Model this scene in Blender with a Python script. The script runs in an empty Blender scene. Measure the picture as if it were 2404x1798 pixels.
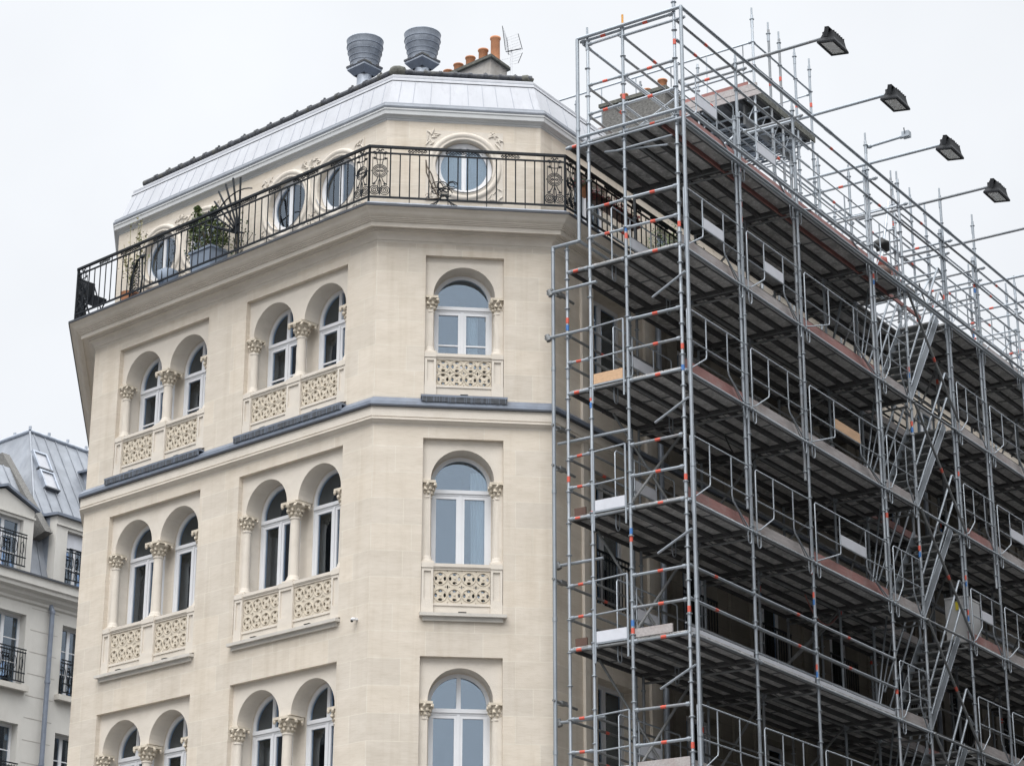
import bpy, bmesh, math, random
from math import sin, cos, pi, radians, sqrt, atan2
from mathutils import Vector, Matrix
random.seed(7)
S = bpy.context.scene
C = S.collection
# ---------------------------------------------------------------- camera
cam = bpy.data.objects.new('camera', bpy.data.cameras.new('camera'))
C.objects.link(cam)
cam.location = (0, 0, 1.6)
cam.rotation_mode = 'XYZ'
cam.matrix_world = Matrix.Translation((0, 0, 1.6)) @ Matrix.Rotation(radians(90 + 20.259), 4, 'X') @ Matrix.Rotation(radians(.095), 4, 'Z')
cam.data.sensor_fit = 'HORIZONTAL'; cam.data.sensor_width = 36
cam.data.lens = 5371 / 2404 * 36
cam.data.clip_start = .1; cam.data.clip_end = 2000
S.camera = cam
# ---------------------------------------------------------------- world: overcast sky
w = bpy.data.worlds.new('World'); S.world = w; w.use_nodes = True
nt = w.node_tree; nt.nodes.clear()
def nn(t, **k):
    n = nt.nodes.new(t)
    for a, b in k.items(): setattr(n, a, b)
    return n
tc = nn('ShaderNodeTexCoord'); sx = nn('ShaderNodeSeparateXYZ'); nt.links.new(tc.outputs['Generated'], sx.inputs[0])
rz = nn('ShaderNodeValToRGB')
cr = rz.color_ramp
cr.elements[0].position = 0; cr.elements[0].color = (.62, .66, .72, 1)
cr.elements[1].position = 1; cr.elements[1].color = (3.7, 3.8, 3.95, 1)
for p, c in ((.02, (.84, .865, .90)), (.50, (.85, .875, .91)), (.62, (1.9, 1.96, 2.04))):
    e = cr.elements.new(p); e.color = (*c, 1)
nt.links.new(sx.outputs['Z'], rz.inputs[0])
# the brighter half of the overcast lies behind the photographer
dt = nn('ShaderNodeVectorMath', operation='DOT_PRODUCT'); nt.links.new(tc.outputs['Generated'], dt.inputs[0]); dt.inputs[1].default_value = (-.18, -.98, 0)
mr = nn('ShaderNodeMapRange'); nt.links.new(dt.outputs['Value'], mr.inputs[0])
for i, v in ((1, -.1), (2, .9), (3, 1.0), (4, 1.4)): mr.inputs[i].default_value = v
no = nn('ShaderNodeTexNoise'); no.inputs['Scale'].default_value = 3.2; no.inputs['Detail'].default_value = 5; no.inputs['Roughness'].default_value = .55
nt.links.new(tc.outputs['Generated'], no.inputs['Vector'])
m2 = nn('ShaderNodeMapRange'); nt.links.new(no.outputs[0], m2.inputs[0])
for i, v in ((1, .3), (2, .7), (3, .93), (4, 1.06)): m2.inputs[i].default_value = v
mu = nn('ShaderNodeMath', operation='MULTIPLY'); nt.links.new(mr.outputs[0], mu.inputs[0]); nt.links.new(m2.outputs[0], mu.inputs[1])
vm = nn('ShaderNodeVectorMath', operation='SCALE'); nt.links.new(rz.outputs[0], vm.inputs[0]); nt.links.new(mu.outputs[0], vm.inputs['Scale'])
sky = nn('ShaderNodeTexSky', sky_type='NISHITA'); sky.sun_disc = False; sky.sun_elevation = radians(52); sky.sun_rotation = radians(190)
mx = nn('ShaderNodeMixRGB'); mx.inputs[0].default_value = .004; nt.links.new(vm.outputs[0], mx.inputs[1]); nt.links.new(sky.outputs[0], mx.inputs[2])
bg = nn('ShaderNodeBackground'); bg.inputs[1].default_value = 1; nt.links.new(mx.outputs[0], bg.inputs[0])
wo = nn('ShaderNodeOutputWorld'); nt.links.new(bg.outputs[0], wo.inputs[0])
# ---------------------------------------------------------------- sun (veiled)
sd = bpy.data.lights.new('sun', 'SUN'); sd.energy = 1.5; sd.angle = radians(35); sd.color = (1, .975, .94)
so = bpy.data.objects.new('sun', sd); C.objects.link(so)
so.rotation_euler = Vector((-.22, -.85, 1.15)).to_track_quat('Z', 'Y').to_euler()
S.view_settings.view_transform = 'Standard'; S.view_settings.look = 'None'
S.view_settings.exposure = .1; S.view_settings.gamma = 1
S.render.resolution_x = 1024; S.render.resolution_y = 765
# ---------------------------------------------------------------- materials
MATS = {}
def mat(name, col, rough=.6, metal=0, var=.0, vscale=3., bump=0, bscale=40., stretch=(1, 1, 1), spec=.5, col2=None, dirt=None):
    m = bpy.data.materials.new(name); m.use_nodes = True; t = m.node_tree; b = t.nodes['Principled BSDF']
    b.inputs['Base Color'].default_value = (*col, 1); b.inputs['Roughness'].default_value = rough
    b.inputs['Metallic'].default_value = metal; b.inputs['Specular IOR Level'].default_value = spec
    c = t.nodes.new('ShaderNodeTexCoord'); mp = t.nodes.new('ShaderNodeMapping'); mp.inputs['Scale'].default_value = stretch
    t.links.new(c.outputs['Object'], mp.inputs[0])
    out = None
    if var or col2:
        n = t.nodes.new('ShaderNodeTexNoise'); n.inputs['Scale'].default_value = vscale; n.inputs['Detail'].default_value = 6; n.inputs['Roughness'].default_value = .62
        t.links.new(mp.outputs[0], n.inputs['Vector'])
        r = t.nodes.new('ShaderNodeValToRGB'); r.color_ramp.elements[0].position = .32; r.color_ramp.elements[1].position = .68
        lo = col2 or tuple(x * (1 - var) for x in col); hi = col if col2 else tuple(min(1, x * (1 + var)) for x in col)
        r.color_ramp.elements[0].color = (*lo, 1); r.color_ramp.elements[1].color = (*hi, 1)
        t.links.new(n.outputs[0], r.inputs[0]); out = r.outputs[0]
    if dirt:
        n = t.nodes.new('ShaderNodeTexNoise'); n.inputs['Scale'].default_value = dirt[2]; n.inputs['Detail'].default_value = 8; n.inputs['Roughness'].default_value = .7
        mp2 = t.nodes.new('ShaderNodeMapping'); mp2.inputs['Scale'].default_value = dirt[3]; t.links.new(c.outputs['Object'], mp2.inputs[0]); t.links.new(mp2.outputs[0], n.inputs['Vector'])
        r = t.nodes.new('ShaderNodeValToRGB'); r.color_ramp.elements[0].position = .5; r.color_ramp.elements[1].position = .72
        r.color_ramp.elements[0].color = (0, 0, 0, 1); r.color_ramp.elements[1].color = (dirt[1],) * 3 + (1,)
        t.links.new(n.outputs[0], r.inputs[0])
        x = t.nodes.new('ShaderNodeMixRGB'); t.links.new(r.outputs[0], x.inputs[0])
        if out: t.links.new(out, x.inputs[1])
        else: x.inputs[1].default_value = (*col, 1)
        x.inputs[2].default_value = (*dirt[0], 1); out = x.outputs[0]
    if out: t.links.new(out, b.inputs['Base Color'])
    if bump:
        n = t.nodes.new('ShaderNodeTexNoise'); n.inputs['Scale'].default_value = bscale; n.inputs['Detail'].default_value = 5; t.links.new(mp.outputs[0], n.inputs['Vector'])
        bp = t.nodes.new('ShaderNodeBump'); bp.inputs['Strength'].default_value = bump; bp.inputs['Distance'].default_value = .02
        t.links.new(n.outputs[0], bp.inputs['Height']); t.links.new(bp.outputs[0], b.inputs['Normal'])
    MATS[name] = m; return m
def ashlar(name, base, bw, rh, joint, jc, off=(0, 0, 0)):
    m = mat(name, base, .82, bump=.12, bscale=60)
    t = m.node_tree; b = t.nodes['Principled BSDF']
    c = t.nodes.new('ShaderNodeTexCoord'); s = t.nodes.new('ShaderNodeSeparateXYZ'); q = t.nodes.new('ShaderNodeCombineXYZ')
    t.links.new(c.outputs['Object'], s.inputs[0]); t.links.new(s.outputs[0], q.inputs[0]); t.links.new(s.outputs[2], q.inputs[1])
    mp = t.nodes.new('ShaderNodeMapping'); mp.inputs['Location'].default_value = off; t.links.new(q.outputs[0], mp.inputs[0])
    k = t.nodes.new('ShaderNodeTexBrick'); t.links.new(mp.outputs[0], k.inputs[0])
    k.inputs['Scale'].default_value = 1; k.inputs['Mortar Size'].default_value = joint; k.inputs['Mortar Smooth'].default_value = .35
    k.inputs['Brick Width'].default_value = bw; k.inputs['Row Height'].default_value = rh; k.offset = .43; k.squash = .72; k.squash_frequency = 3
    k.inputs['Bias'].default_value = 0
    k.inputs['Color1'].default_value = (*[x * .945 for x in base], 1); k.inputs['Color2'].default_value = (base[0] * 1.05, base[1] * 1.035, base[2] * 1.01, 1); k.inputs['Mortar'].default_value = (*jc, 1)
    n = t.nodes.new('ShaderNodeTexNoise'); n.inputs['Scale'].default_value = 2.1; n.inputs['Detail'].default_value = 8; n.inputs['Roughness'].default_value = .65
    mp2 = t.nodes.new('ShaderNodeMapping'); mp2.inputs['Scale'].default_value = (.7, .7, 2.2); t.links.new(c.outputs['Object'], mp2.inputs[0]); t.links.new(mp2.outputs[0], n.inputs['Vector'])
    r = t.nodes.new('ShaderNodeValToRGB'); r.color_ramp.elements[0].position = .3; r.color_ramp.elements[1].position = .72
    r.color_ramp.elements[0].color = (.88, .86, .83, 1); r.color_ramp.elements[1].color = (1.05, 1.045, 1.04, 1); t.links.new(n.outputs[0], r.inputs[0])
    x = t.nodes.new('ShaderNodeMixRGB'); x.blend_type = 'MULTIPLY'; x.inputs[0].default_value = 1; t.links.new(k.outputs[0], x.inputs[1]); t.links.new(r.outputs[0], x.inputs[2])
    # fine horizontal bedding and a few darker specks of the stone
    n3 = t.nodes.new('ShaderNodeTexNoise'); n3.inputs['Scale'].default_value = 6; n3.inputs['Detail'].default_value = 7
    mp3 = t.nodes.new('ShaderNodeMapping'); mp3.inputs['Scale'].default_value = (1, 1, 9); t.links.new(c.outputs['Object'], mp3.inputs[0]); t.links.new(mp3.outputs[0], n3.inputs['Vector'])
    r3 = t.nodes.new('ShaderNodeValToRGB'); r3.color_ramp.elements[0].position = .30; r3.color_ramp.elements[1].position = .52
    r3.color_ramp.elements[0].color = (.93, .915, .89, 1); r3.color_ramp.elements[1].color = (1, 1, 1, 1); t.links.new(n3.outputs[0], r3.inputs[0])
    x3 = t.nodes.new('ShaderNodeMixRGB'); x3.blend_type = 'MULTIPLY'; x3.inputs[0].default_value = 1; t.links.new(x.outputs[0], x3.inputs[1]); t.links.new(r3.outputs[0], x3.inputs[2])
    n4 = t.nodes.new('ShaderNodeTexNoise'); n4.inputs['Scale'].default_value = 1.0; n4.inputs['Detail'].default_value = 9; n4.inputs['Roughness'].default_value = .6
    mp4 = t.nodes.new('ShaderNodeMapping'); mp4.inputs['Scale'].default_value = (5.5, 5.5, .35); t.links.new(c.outputs['Object'], mp4.inputs[0]); t.links.new(mp4.outputs[0], n4.inputs['Vector'])
    r4 = t.nodes.new('ShaderNodeValToRGB'); r4.color_ramp.elements[0].position = .50; r4.color_ramp.elements[1].position = .74
    r4.color_ramp.elements[0].color = (1, 1, 1, 1); r4.color_ramp.elements[1].color = (.90, .88, .85, 1); t.links.new(n4.outputs[0], r4.inputs[0])
    x4 = t.nodes.new('ShaderNodeMixRGB'); x4.blend_type = 'MULTIPLY'; x4.inputs[0].default_value = 1; t.links.new(x3.outputs[0], x4.inputs[1]); t.links.new(r4.outputs[0], x4.inputs[2])
    t.links.new(x4.outputs[0], b.inputs['Base Color'])
    return m
STONE = (.612, .556, .482)
ashlar('ashlarshaded', (.17, .155, .13), .86, .415, .007, (.13, .12, .10))  # darker second building; shade under the scaffold decks also put into its colour
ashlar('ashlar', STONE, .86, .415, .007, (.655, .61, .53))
mat('stone', STONE, .82, var=.05, vscale=2.5, bump=.15, bscale=50, dirt=((.40, .345, .27), .35, 1.4, (1, 1, 2.5)))
mat('carved', (.555, .49, .395), .85, var=.10, vscale=9, bump=.4, bscale=30)
mat('sillstone', (.52, .49, .44), .85, var=.10, vscale=6, bump=.25, bscale=40, dirt=((.36, .34, .30), .5, 3, (1, 1, 1)))
mat('cornicepaint', (.50, .505, .50), .7, var=.04, vscale=3)
mat('zincwhite', (.405, .412, .435), .62, var=.07, vscale=2.2, stretch=(1, 1, .35), dirt=((.33, .33, .35), .7, 2.0, (3.2, 3.2, .35)))
mat('zinc', (.33, .36, .41), .42, metal=.35, var=.18, vscale=4, bump=.1, bscale=8, dirt=((.18, .2, .23), .6, 3, (2, 2, .6)))
mat('zincdark', (.05, .055, .065), .5, var=.2)
mat('leadgrey', (.165, .19, .235), .5, metal=.1, var=.14, vscale=5, dirt=((.15, .16, .18), .6, 5, (1, 1, .5)))
mat('spikes', (.10, .108, .12), .6, var=.35, vscale=20)
mat('zincroof', (.235, .25, .275), .55, metal=.1, var=.16, vscale=2.5, dirt=((.14, .155, .185), .5, 2, (1.5, 1.5, .4)))
mat('seam', (.31, .33, .37), .5)
mat('rooftile', (.055, .058, .068), .75, var=.5, vscale=14, bump=.8, bscale=30, dirt=((.16, .15, .10), .5, 6, (1, 1, 1)))
mat('whiteframe', (.68, .685, .70), .35, var=.03)
mat('iron', (.008, .011, .015), .6, spec=.25)
mat('dark', (.012, .012, .012), .9)
mat('room', (.16, .15, .135), .95, var=.3)
mat('curtain', (.85, .87, .87), .9, var=.1, vscale=6, stretch=(6, 6, .4))
mat('galv', (.315, .345, .375), .42, metal=.4, var=.16, vscale=3, dirt=((.15, .155, .16), .5, 3, (1, 1, 1)))
mat('galvworn', (.24, .255, .27), .55, metal=.3, var=.25, vscale=4, dirt=((.13, .10, .08), .6, 4, (1, 1, 1)))
mat('galvnew', (.42, .455, .49), .36, metal=.5, var=.10, vscale=2, dirt=((.45, .44, .42), .6, 5, (1, 1, 1)))
mat('galvdark', (.20, .205, .205), .6, metal=.2, var=.25, vscale=8, dirt=((.05, .05, .05), .7, 4, (1, 1, 1)))
mat('deckgrey', (.40, .39, .375), .8, metal=.0, var=.35, vscale=3.5, bump=1.0, bscale=50, dirt=((.80, .79, .78), .9, 15, (1, 1, 1)))
mat('deckdark', (.07, .07, .07), .7, var=.3)
mat('gutterzinc', (.20, .215, .24), .5, metal=.15, var=.15, vscale=3)
mat('plyred', (.27, .115, .10), .6, var=.25, vscale=3, stretch=(1, 1, 6))
mat('boardred', (.30, .15, .135), .75, var=.16, vscale=5, stretch=(1, 5, 8), dirt=((.34, .29, .27), .6, 2.6, (1, 1, 1)))
mat('boardgrey', (.37, .34, .33), .8, var=.18, vscale=5, stretch=(1, 5, 8), dirt=((.26, .17, .15), .6, 1.8, (1, 1, 1)))
mat('boardwood', (.52, .335, .20), .7, var=.14, vscale=4, stretch=(1, 4, 10))
mat('platewhite', (.58, .59, .63), .5, var=.05, dirt=((.45, .45, .46), .4, 4, (1, 1, 1)))
mat('tapered', (.58, .10, .065), .6); mat('tapeblue', (.045, .16, .42), .6); mat('tapeorange', (.62, .30, .06), .6)
mat('terracotta', (.47, .21, .105), .8, var=.18, vscale=5, bump=.2)
mat('render', (.38, .355, .325), .9, var=.14, vscale=5, bump=.3, bscale=20, dirt=((.26, .23, .19), .6, 3, (1, 1, 1)))
mat('mossy', (.10, .10, .085), .9, var=.4, vscale=12, bump=.7, bscale=25)
mat('blackpaint', (.007, .008, .010), .6, spec=.2)
mat('lampglass', (.60, .61, .59), .35, var=.12, vscale=2)
mat('plaster', (.55, .53, .49), .88, var=.045, vscale=2, bump=.1, dirt=((.42, .39, .34), .3, 1.2, (2, 2, .6)))
mat('leaf', (.095, .125, .03), .6, var=.5, vscale=30)
mat('leafdark', (.035, .062, .018), .6, var=.4, vscale=30)
mat('leafdry', (.22, .20, .10), .7, var=.3, vscale=30)
mat('bark', (.10, .08, .06), .9, var=.3)
mat('pot', (.20, .24, .30), .6, var=.08)
mat('asphalt', (.10, .10, .102), .9, var=.2, vscale=3)
mat('pave', (.42, .40, .37), .9, var=.12, vscale=3)
mat('brown', (.10, .055, .04), .6, var=.2)
mat('cabinet', (.47, .47, .47), .5, var=.04, dirt=((.36, .34, .30), .5, 3, (1, 1, 1)))
mat('yellow', (.55, .45, .04), .5); mat('redsack', (.30, .075, .06), .7, var=.3, vscale=8); mat('flowers', (.35, .04, .05), .7, var=.4, vscale=40)
mat('blackbag', (.015, .016, .015), .6)
mat('fire', (.14, .135, .125), .95, var=.3, vscale=20, bump=.8, bscale=25)
mat('opposite', (.13, .125, .12), .9, var=.1)
def glass(name, fac, tint=(.74, .79, .81)):
    m = bpy.data.materials.new(name); m.use_nodes = True; t = m.node_tree; t.nodes.clear()
    o = t.nodes.new('ShaderNodeOutputMaterial'); mx = t.nodes.new('ShaderNodeMixShader'); tr = t.nodes.new('ShaderNodeBsdfTransparent'); gl = t.nodes.new('ShaderNodeBsdfGlossy')
    tr.inputs[0].default_value = (*tint, 1); gl.inputs['Roughness'].default_value = .015; gl.inputs[0].default_value = (.74, .86, 1, 1)
    lw = t.nodes.new('ShaderNodeFresnel'); lw.inputs[0].default_value = 1.5; ad = t.nodes.new('ShaderNodeMath'); ad.operation = 'ADD'; ad.inputs[1].default_value = fac; ad.use_clamp = True
    # old panes are never quite flat
    n = t.nodes.new('ShaderNodeTexNoise'); n.inputs['Scale'].default_value = 1.1; bp = t.nodes.new('ShaderNodeBump'); bp.inputs['Strength'].default_value = .22; bp.inputs['Distance'].default_value = .05
    c = t.nodes.new('ShaderNodeTexCoord'); t.links.new(c.outputs['Object'], n.inputs['Vector']); t.links.new(n.outputs[0], bp.inputs['Height']); t.links.new(bp.outputs[0], gl.inputs['Normal'])
    t.links.new(lw.outputs[0], ad.inputs[0]); t.links.new(ad.outputs[0], mx.inputs[0]); t.links.new(tr.outputs[0], mx.inputs[1]); t.links.new(gl.outputs[0], mx.inputs[2]); t.links.new(mx.outputs[0], o.inputs[0])
    MATS[name] = m
glass('glass', .13)
# ---------------------------------------------------------------- mesh helpers
class G:
    def __init__(s): s.v = []; s.f = []; s.m = []; s.sm = []; s.mats = []
    def mi(s, name):
        if name not in s.mats: s.mats.append(name)
        return s.mats.index(name)
    def add(s, vs, fs, mt, smooth=False):
        o = len(s.v); s.v += [tuple(x) for x in vs]; k = s.mi(mt)
        for f in fs: s.f.append([o + i for i in f]); s.m.append(k); s.sm.append(smooth)
    def box(s, a, b, mt):
        x0, y0, z0 = a; x1, y1, z1 = b
        if x0 > x1: x0, x1 = x1, x0
        if y0 > y1: y0, y1 = y1, y0
        if z0 > z1: z0, z1 = z1, z0
        s.add([(x0, y0, z0), (x1, y0, z0), (x1, y1, z0), (x0, y1, z0), (x0, y0, z1), (x1, y0, z1), (x1, y1, z1), (x0, y1, z1)],
              [(0, 3, 2, 1), (4, 5, 6, 7), (0, 1, 5, 4), (1, 2, 6, 5), (2, 3, 7, 6), (3, 0, 4, 7)], mt)
    def obox(s, M, a, b, mt):
        g = G(); g.box(a, b, mt); s.add([M @ Vector(v) for v in g.v], g.f, mt)
    def tube(s, p, q, r, mt, n=8, cap=True, r2=None):
        p = Vector(p); q = Vector(q); d = q - p
        if d.length < 1e-6: return
        d.normalize(); a = d.orthogonal().normalized(); b = d.cross(a); r2 = r if r2 is None else r2
        vs = []
        for c, rr in ((p, r), (q, r2)):
            for i in range(n):
                t = 2 * pi * i / n; vs.append(c + (a * cos(t) + b * sin(t)) * rr)
        fs = [(i, (i + 1) % n, n + (i + 1) % n, n + i) for i in range(n)]
        s.add(vs, fs, mt, True)
        if cap: s.add(vs, [tuple(range(n))[::-1], tuple(range(n, 2 * n))], mt)
    def path(s, pts, r, mt, n=6, close=False):
        P = [Vector(p) for p in pts]
        if close: P.append(P[0])
        vs = []; L = len(P); a = None
        for i, p in enumerate(P):
            d = (P[min(i + 1, L - 1)] - P[max(i - 1, 0)])
            if d.length < 1e-7: d = Vector((0, 0, 1))
            d.normalize()
            if a is None: a = d.orthogonal().normalized()
            else:
                a = a - d * a.dot(d)
                a = a.normalized() if a.length > 1e-6 else d.orthogonal().normalized()
            b = d.cross(a)
            for k in range(n):
                t = 2 * pi * k / n; vs.append(p + (a * cos(t) + b * sin(t)) * r)
        fs = []
        for i in range(L - 1):
            for k in range(n): fs.append((i * n + k, i * n + (k + 1) % n, (i + 1) * n + (k + 1) % n, (i + 1) * n + k))
        s.add(vs, fs, mt, True)
        if not close: s.add(vs, [tuple(range(n))[::-1], tuple(range((L - 1) * n, L * n))], mt)
    def lathe(s, c, prof, mt, n=20, fn=None, smooth=True):
        vs = []
        for r, z in prof:
            for k in range(n):
                t = 2 * pi * k / n; rr = r * (fn(t, z) if fn else 1)
                vs.append((c[0] + rr * cos(t), c[1] + rr * sin(t), c[2] + z))
        fs = []
        for i in range(len(prof) - 1):
            for k in range(n): fs.append((i * n + k, i * n + (k + 1) % n, (i + 1) * n + (k + 1) % n, (i + 1) * n + k))
        s.add(vs, fs, mt, smooth)
        s.add(vs, [tuple(range(n))[::-1], tuple(range((len(prof) - 1) * n, len(prof) * n))], mt)
    def blob(s, c, r, mt, sc=(1, 1, 1), seed=0, rough=.25, n=1):
        bm = bmesh.new(); bmesh.ops.create_icosphere(bm, subdivisions=n, radius=1); rn = random.Random(seed)
        for v in bm.verts:
            k = 1 + rn.uniform(-rough, rough); v.co = Vector((c[0] + v.co.x * r * sc[0] * k, c[1] + v.co.y * r * sc[1] * k, c[2] + v.co.z * r * sc[2] * k))
        bm.verts.index_update(); s.add([v.co.copy() for v in bm.verts], [[v.index for v in f.verts] for f in bm.faces], mt, n > 1); bm.free()
    def plate(s, outer, holes, y0, y1, mt):
        """flat plate in the x-z plane with holes, from y0 to y1"""
        cu = bpy.data.curves.new('tmp', 'CURVE'); cu.dimensions = '2D'; cu.fill_mode = 'BOTH'; cu.extrude = abs(y1 - y0) / 2
        for poly in [outer] + holes:
            sp = cu.splines.new('POLY'); sp.points.add(len(poly) - 1)
            for i, (x, z) in enumerate(poly): sp.points[i].co = (x, z, 0, 1)
            sp.use_cyclic_u = True
        ob = bpy.data.objects.new('tmp', cu); C.objects.link(ob); dg = bpy.context.evaluated_depsgraph_get(); dg.update()
        me = bpy.data.meshes.new_from_object(ob.evaluated_get(dg))
        ym = (y0 + y1) / 2
        s.add([(v.co.x, ym - v.co.z, v.co.y) for v in me.vertices], [list(p.vertices) for p in me.polygons], mt)
        bpy.data.objects.remove(ob); bpy.data.curves.remove(cu); bpy.data.meshes.remove(me)
    def sweep(s, prof, path, mt, z0=0, caps=True):
        """profile of (offset, z) swept along a footprint path with mitred corners"""
        rings = [[(*off_pt(path, i, o), z + z0) for i in range(len(path))] for o, z in prof]
        n = len(path); vs = [p for r in rings for p in r]
        fs = [(j * n + i, j * n + i + 1, (j + 1) * n + i + 1, (j + 1) * n + i) for j in range(len(prof) - 1) for i in range(n - 1)]
        s.add(vs, fs, mt)
    def build(s, name, parent=None, loc=(0, 0, 0), rz=0, label=None, kind=None):
        me = bpy.data.meshes.new(name); me.from_pydata(s.v, [], s.f)
        for k in s.mats: me.materials.append(MATS[k])
        me.polygons.foreach_set('material_index', s.m); me.polygons.foreach_set('use_smooth', s.sm); me.update()
        o = bpy.data.objects.new(name, me); C.objects.link(o); o.location = loc; o.rotation_euler = (0, 0, rz)
        if parent: o.parent = parent
        if label: o['label'] = label
        if kind: o['kind'] = kind
        return o
def off_pt(path, i, o):
    # outward = right-hand side when walking the path (A left end -> far end of C)
    P = [Vector((p[0], p[1])) for p in path]
    def nrm(a, b): d = (b - a).normalized(); return Vector((d.y, -d.x))
    ns = []
    if i > 0: ns.append(nrm(P[i - 1], P[i]))
    if i < len(P) - 1: ns.append(nrm(P[i], P[i + 1]))
    if len(ns) == 1: q = P[i] + ns[0] * o
    else:
        b = (ns[0] + ns[1]).normalized(); q = P[i] + b * (o / b.dot(ns[0]))
    return q.x, q.y
def thing(name, label, cat, loc=(0, 0, 0), rz=0, group=None):
    o = bpy.data.objects.new(name, None); C.objects.link(o); o.location = loc; o.rotation_euler = (0, 0, rz)
    o['label'] = label; o['category'] = cat
    if group: o['group'] = group
    return o
def tag(o, label, cat, group=None):
    o['label'] = label; o['category'] = cat
    if group: o['group'] = group
    return o
def copy_of(o, parent=None, dx=None):
    c = o.copy(); C.objects.link(c)
    if parent: c.parent = parent
    if dx: c.location = Vector(o.location) + Vector(dx)
    for ch in o.children: copy_of(ch, c)
    return c
def arc(cx, cz, r, a0, a1, n): return [(cx + r * cos(radians(a0 + (a1 - a0) * i / n)), cz + r * sin(radians(a0 + (a1 - a0) * i / n))) for i in range(n + 1)]
# ---------------------------------------------------------------- surveyed plan
AZ = {'A': radians(-47.764), 'B': radians(83.598), 'C': radians(33.694)}
def dv(k): return Vector((sin(AZ[k]), cos(AZ[k])))
dA, dB, dC = -dv('A'), dv('B'), dv('C')
AB = Vector((-2.1375, 33.2911)); BC = Vector((.6200, 33.6005)); P0 = Vector((2.5628, 32.0979))
AL = AB - dA * 7.15
nA = Vector((dA.y, -dA.x))
dD = (dA * -2.52 - nA * 2.18).normalized()
DL = AL + dD * 9
CF = BC + dC * 30
PATH = [DL, AL, AB, BC, CF]
def rz_of(d): return atan2(d.y, d.x)
RA, RB, RC = rz_of(dA), rz_of(dB), rz_of(dC)
# ---------------------------------------------------------------- ground
g = G(); g.add([(-400, -300, 0), (400, -300, 0), (400, 600, 0), (-400, 600, 0)], [(0, 1, 2, 3)], 'asphalt'); o = g.build('ground'); o['kind'] = 'structure'
g = G(); g.sweep([(3.2, 0), (3.2, .13), (.02, .13)], PATH, 'pave'); o = g.build('pavement'); o['kind'] = 'structure'
# ---------------------------------------------------------------- corner building
B0 = thing('corner_building', 'cream ashlar corner building with paired arched windows and a balcony, its right side behind scaffolding', 'building', (AB.x, AB.y, 0))
def wpath(path): return [(p[0] - AB.x, p[1] - AB.y) for p in path]
LP = wpath(PATH)
def floc(o): return (o.x - AB.x, o.y - AB.y, 0)
ROWS = [dict(zt=16.08, bt=14.43, sill=13.74, mull=True, bar=True, twist=True),
        dict(zt=13.02, bt=11.03, sill=10.25, mull=False, bar=False, twist=False),
        dict(zt=9.59, bt=7.60, sill=6.82, mull=True, bar=False, twist=False)]
BAYS = {'A': [(-6.43, -4.05, 2), (-3.09, -.665, 2)], 'B': [(.775, 2.02, 1)]}
DEP = .085      # depth of the rectangular recess
FY = .46        # plane of the window frames
R0 = .487
def arch_shape(cx, zs, zb, r, n=20): return [(cx - r, zb), (cx + r, zb)] + arc(cx, zs, r, 0, 180, n)
def centres(u0, u1, k): return [(u0 + u1) / 2] if k == 1 else [u0 + .595, u1 - .595]
def face_wall(key, x0, x1):
    g = G(); W = G()
    outer = [(x0, 0), (x1, 0), (x1, 16.3), (x0, 16.3)]
    holes = []
    for (u0, u1, k) in BAYS[key]:
        for r in ROWS: holes.append([(u0, r['sill'] - .06), (u1, r['sill'] - .06), (u1, r['zt']), (u0, r['zt'])])
    g.plate(outer, holes, 0, DEP + .01, 'ashlar')
    # masonry behind, open at every recess, closes the reveals
    for (u0, u1, k) in BAYS[key]:
        for r in ROWS:
            zs = r['zt'] - .64; zb = r['sill'] - .06; cs = centres(u0, u1, k)
            if k == 1: op = [arch_shape(cs[0], zs, zb + .05, R0 if k == 2 else .49)]
            else:
                a, b = cs
                op = [[(a - R0, zb + .05), (b + R0, zb + .05)] + arc(b, zs, R0, 0, 180, 20) + arc(a, zs, R0, 0, 180, 20)]
            g.plate([(u0 - .02, zb - .02), (u1 + .02, zb - .02), (u1 + .02, r['zt'] + .03), (u0 - .02, r['zt'] + .03)], op, DEP, FY - .06, 'stone')
            # rear masonry plane with the actual window openings
            hl = [arch_shape(c, zs, zb + .06, R0 - .012) for c in cs]
            g.plate([(u0 - .3, zb - .2), (u1 + .3, zb - .2), (u1 + .3, r['zt'] + .3), (u0 - .3, r['zt'] + .3)], hl, FY - .055, FY + .12, 'stone')
            for c in cs:   # rooms
                y0, y1 = FY + .125, FY + 2.2; xa, xb = c - .62, c + .62; za, zc = zb - .1, r['zt'] + .1
                W.add([(xa, y0, za), (xb, y0, za), (xb, y0, zc), (xa, y0, zc), (xa, y1, za), (xb, y1, za), (xb, y1, zc), (xa, y1, zc)],
                      [(0, 1, 5, 4), (1, 2, 6, 5), (2, 3, 7, 6), (3, 0, 4, 7), (4, 5, 6, 7)], 'room')
    return g, W
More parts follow.
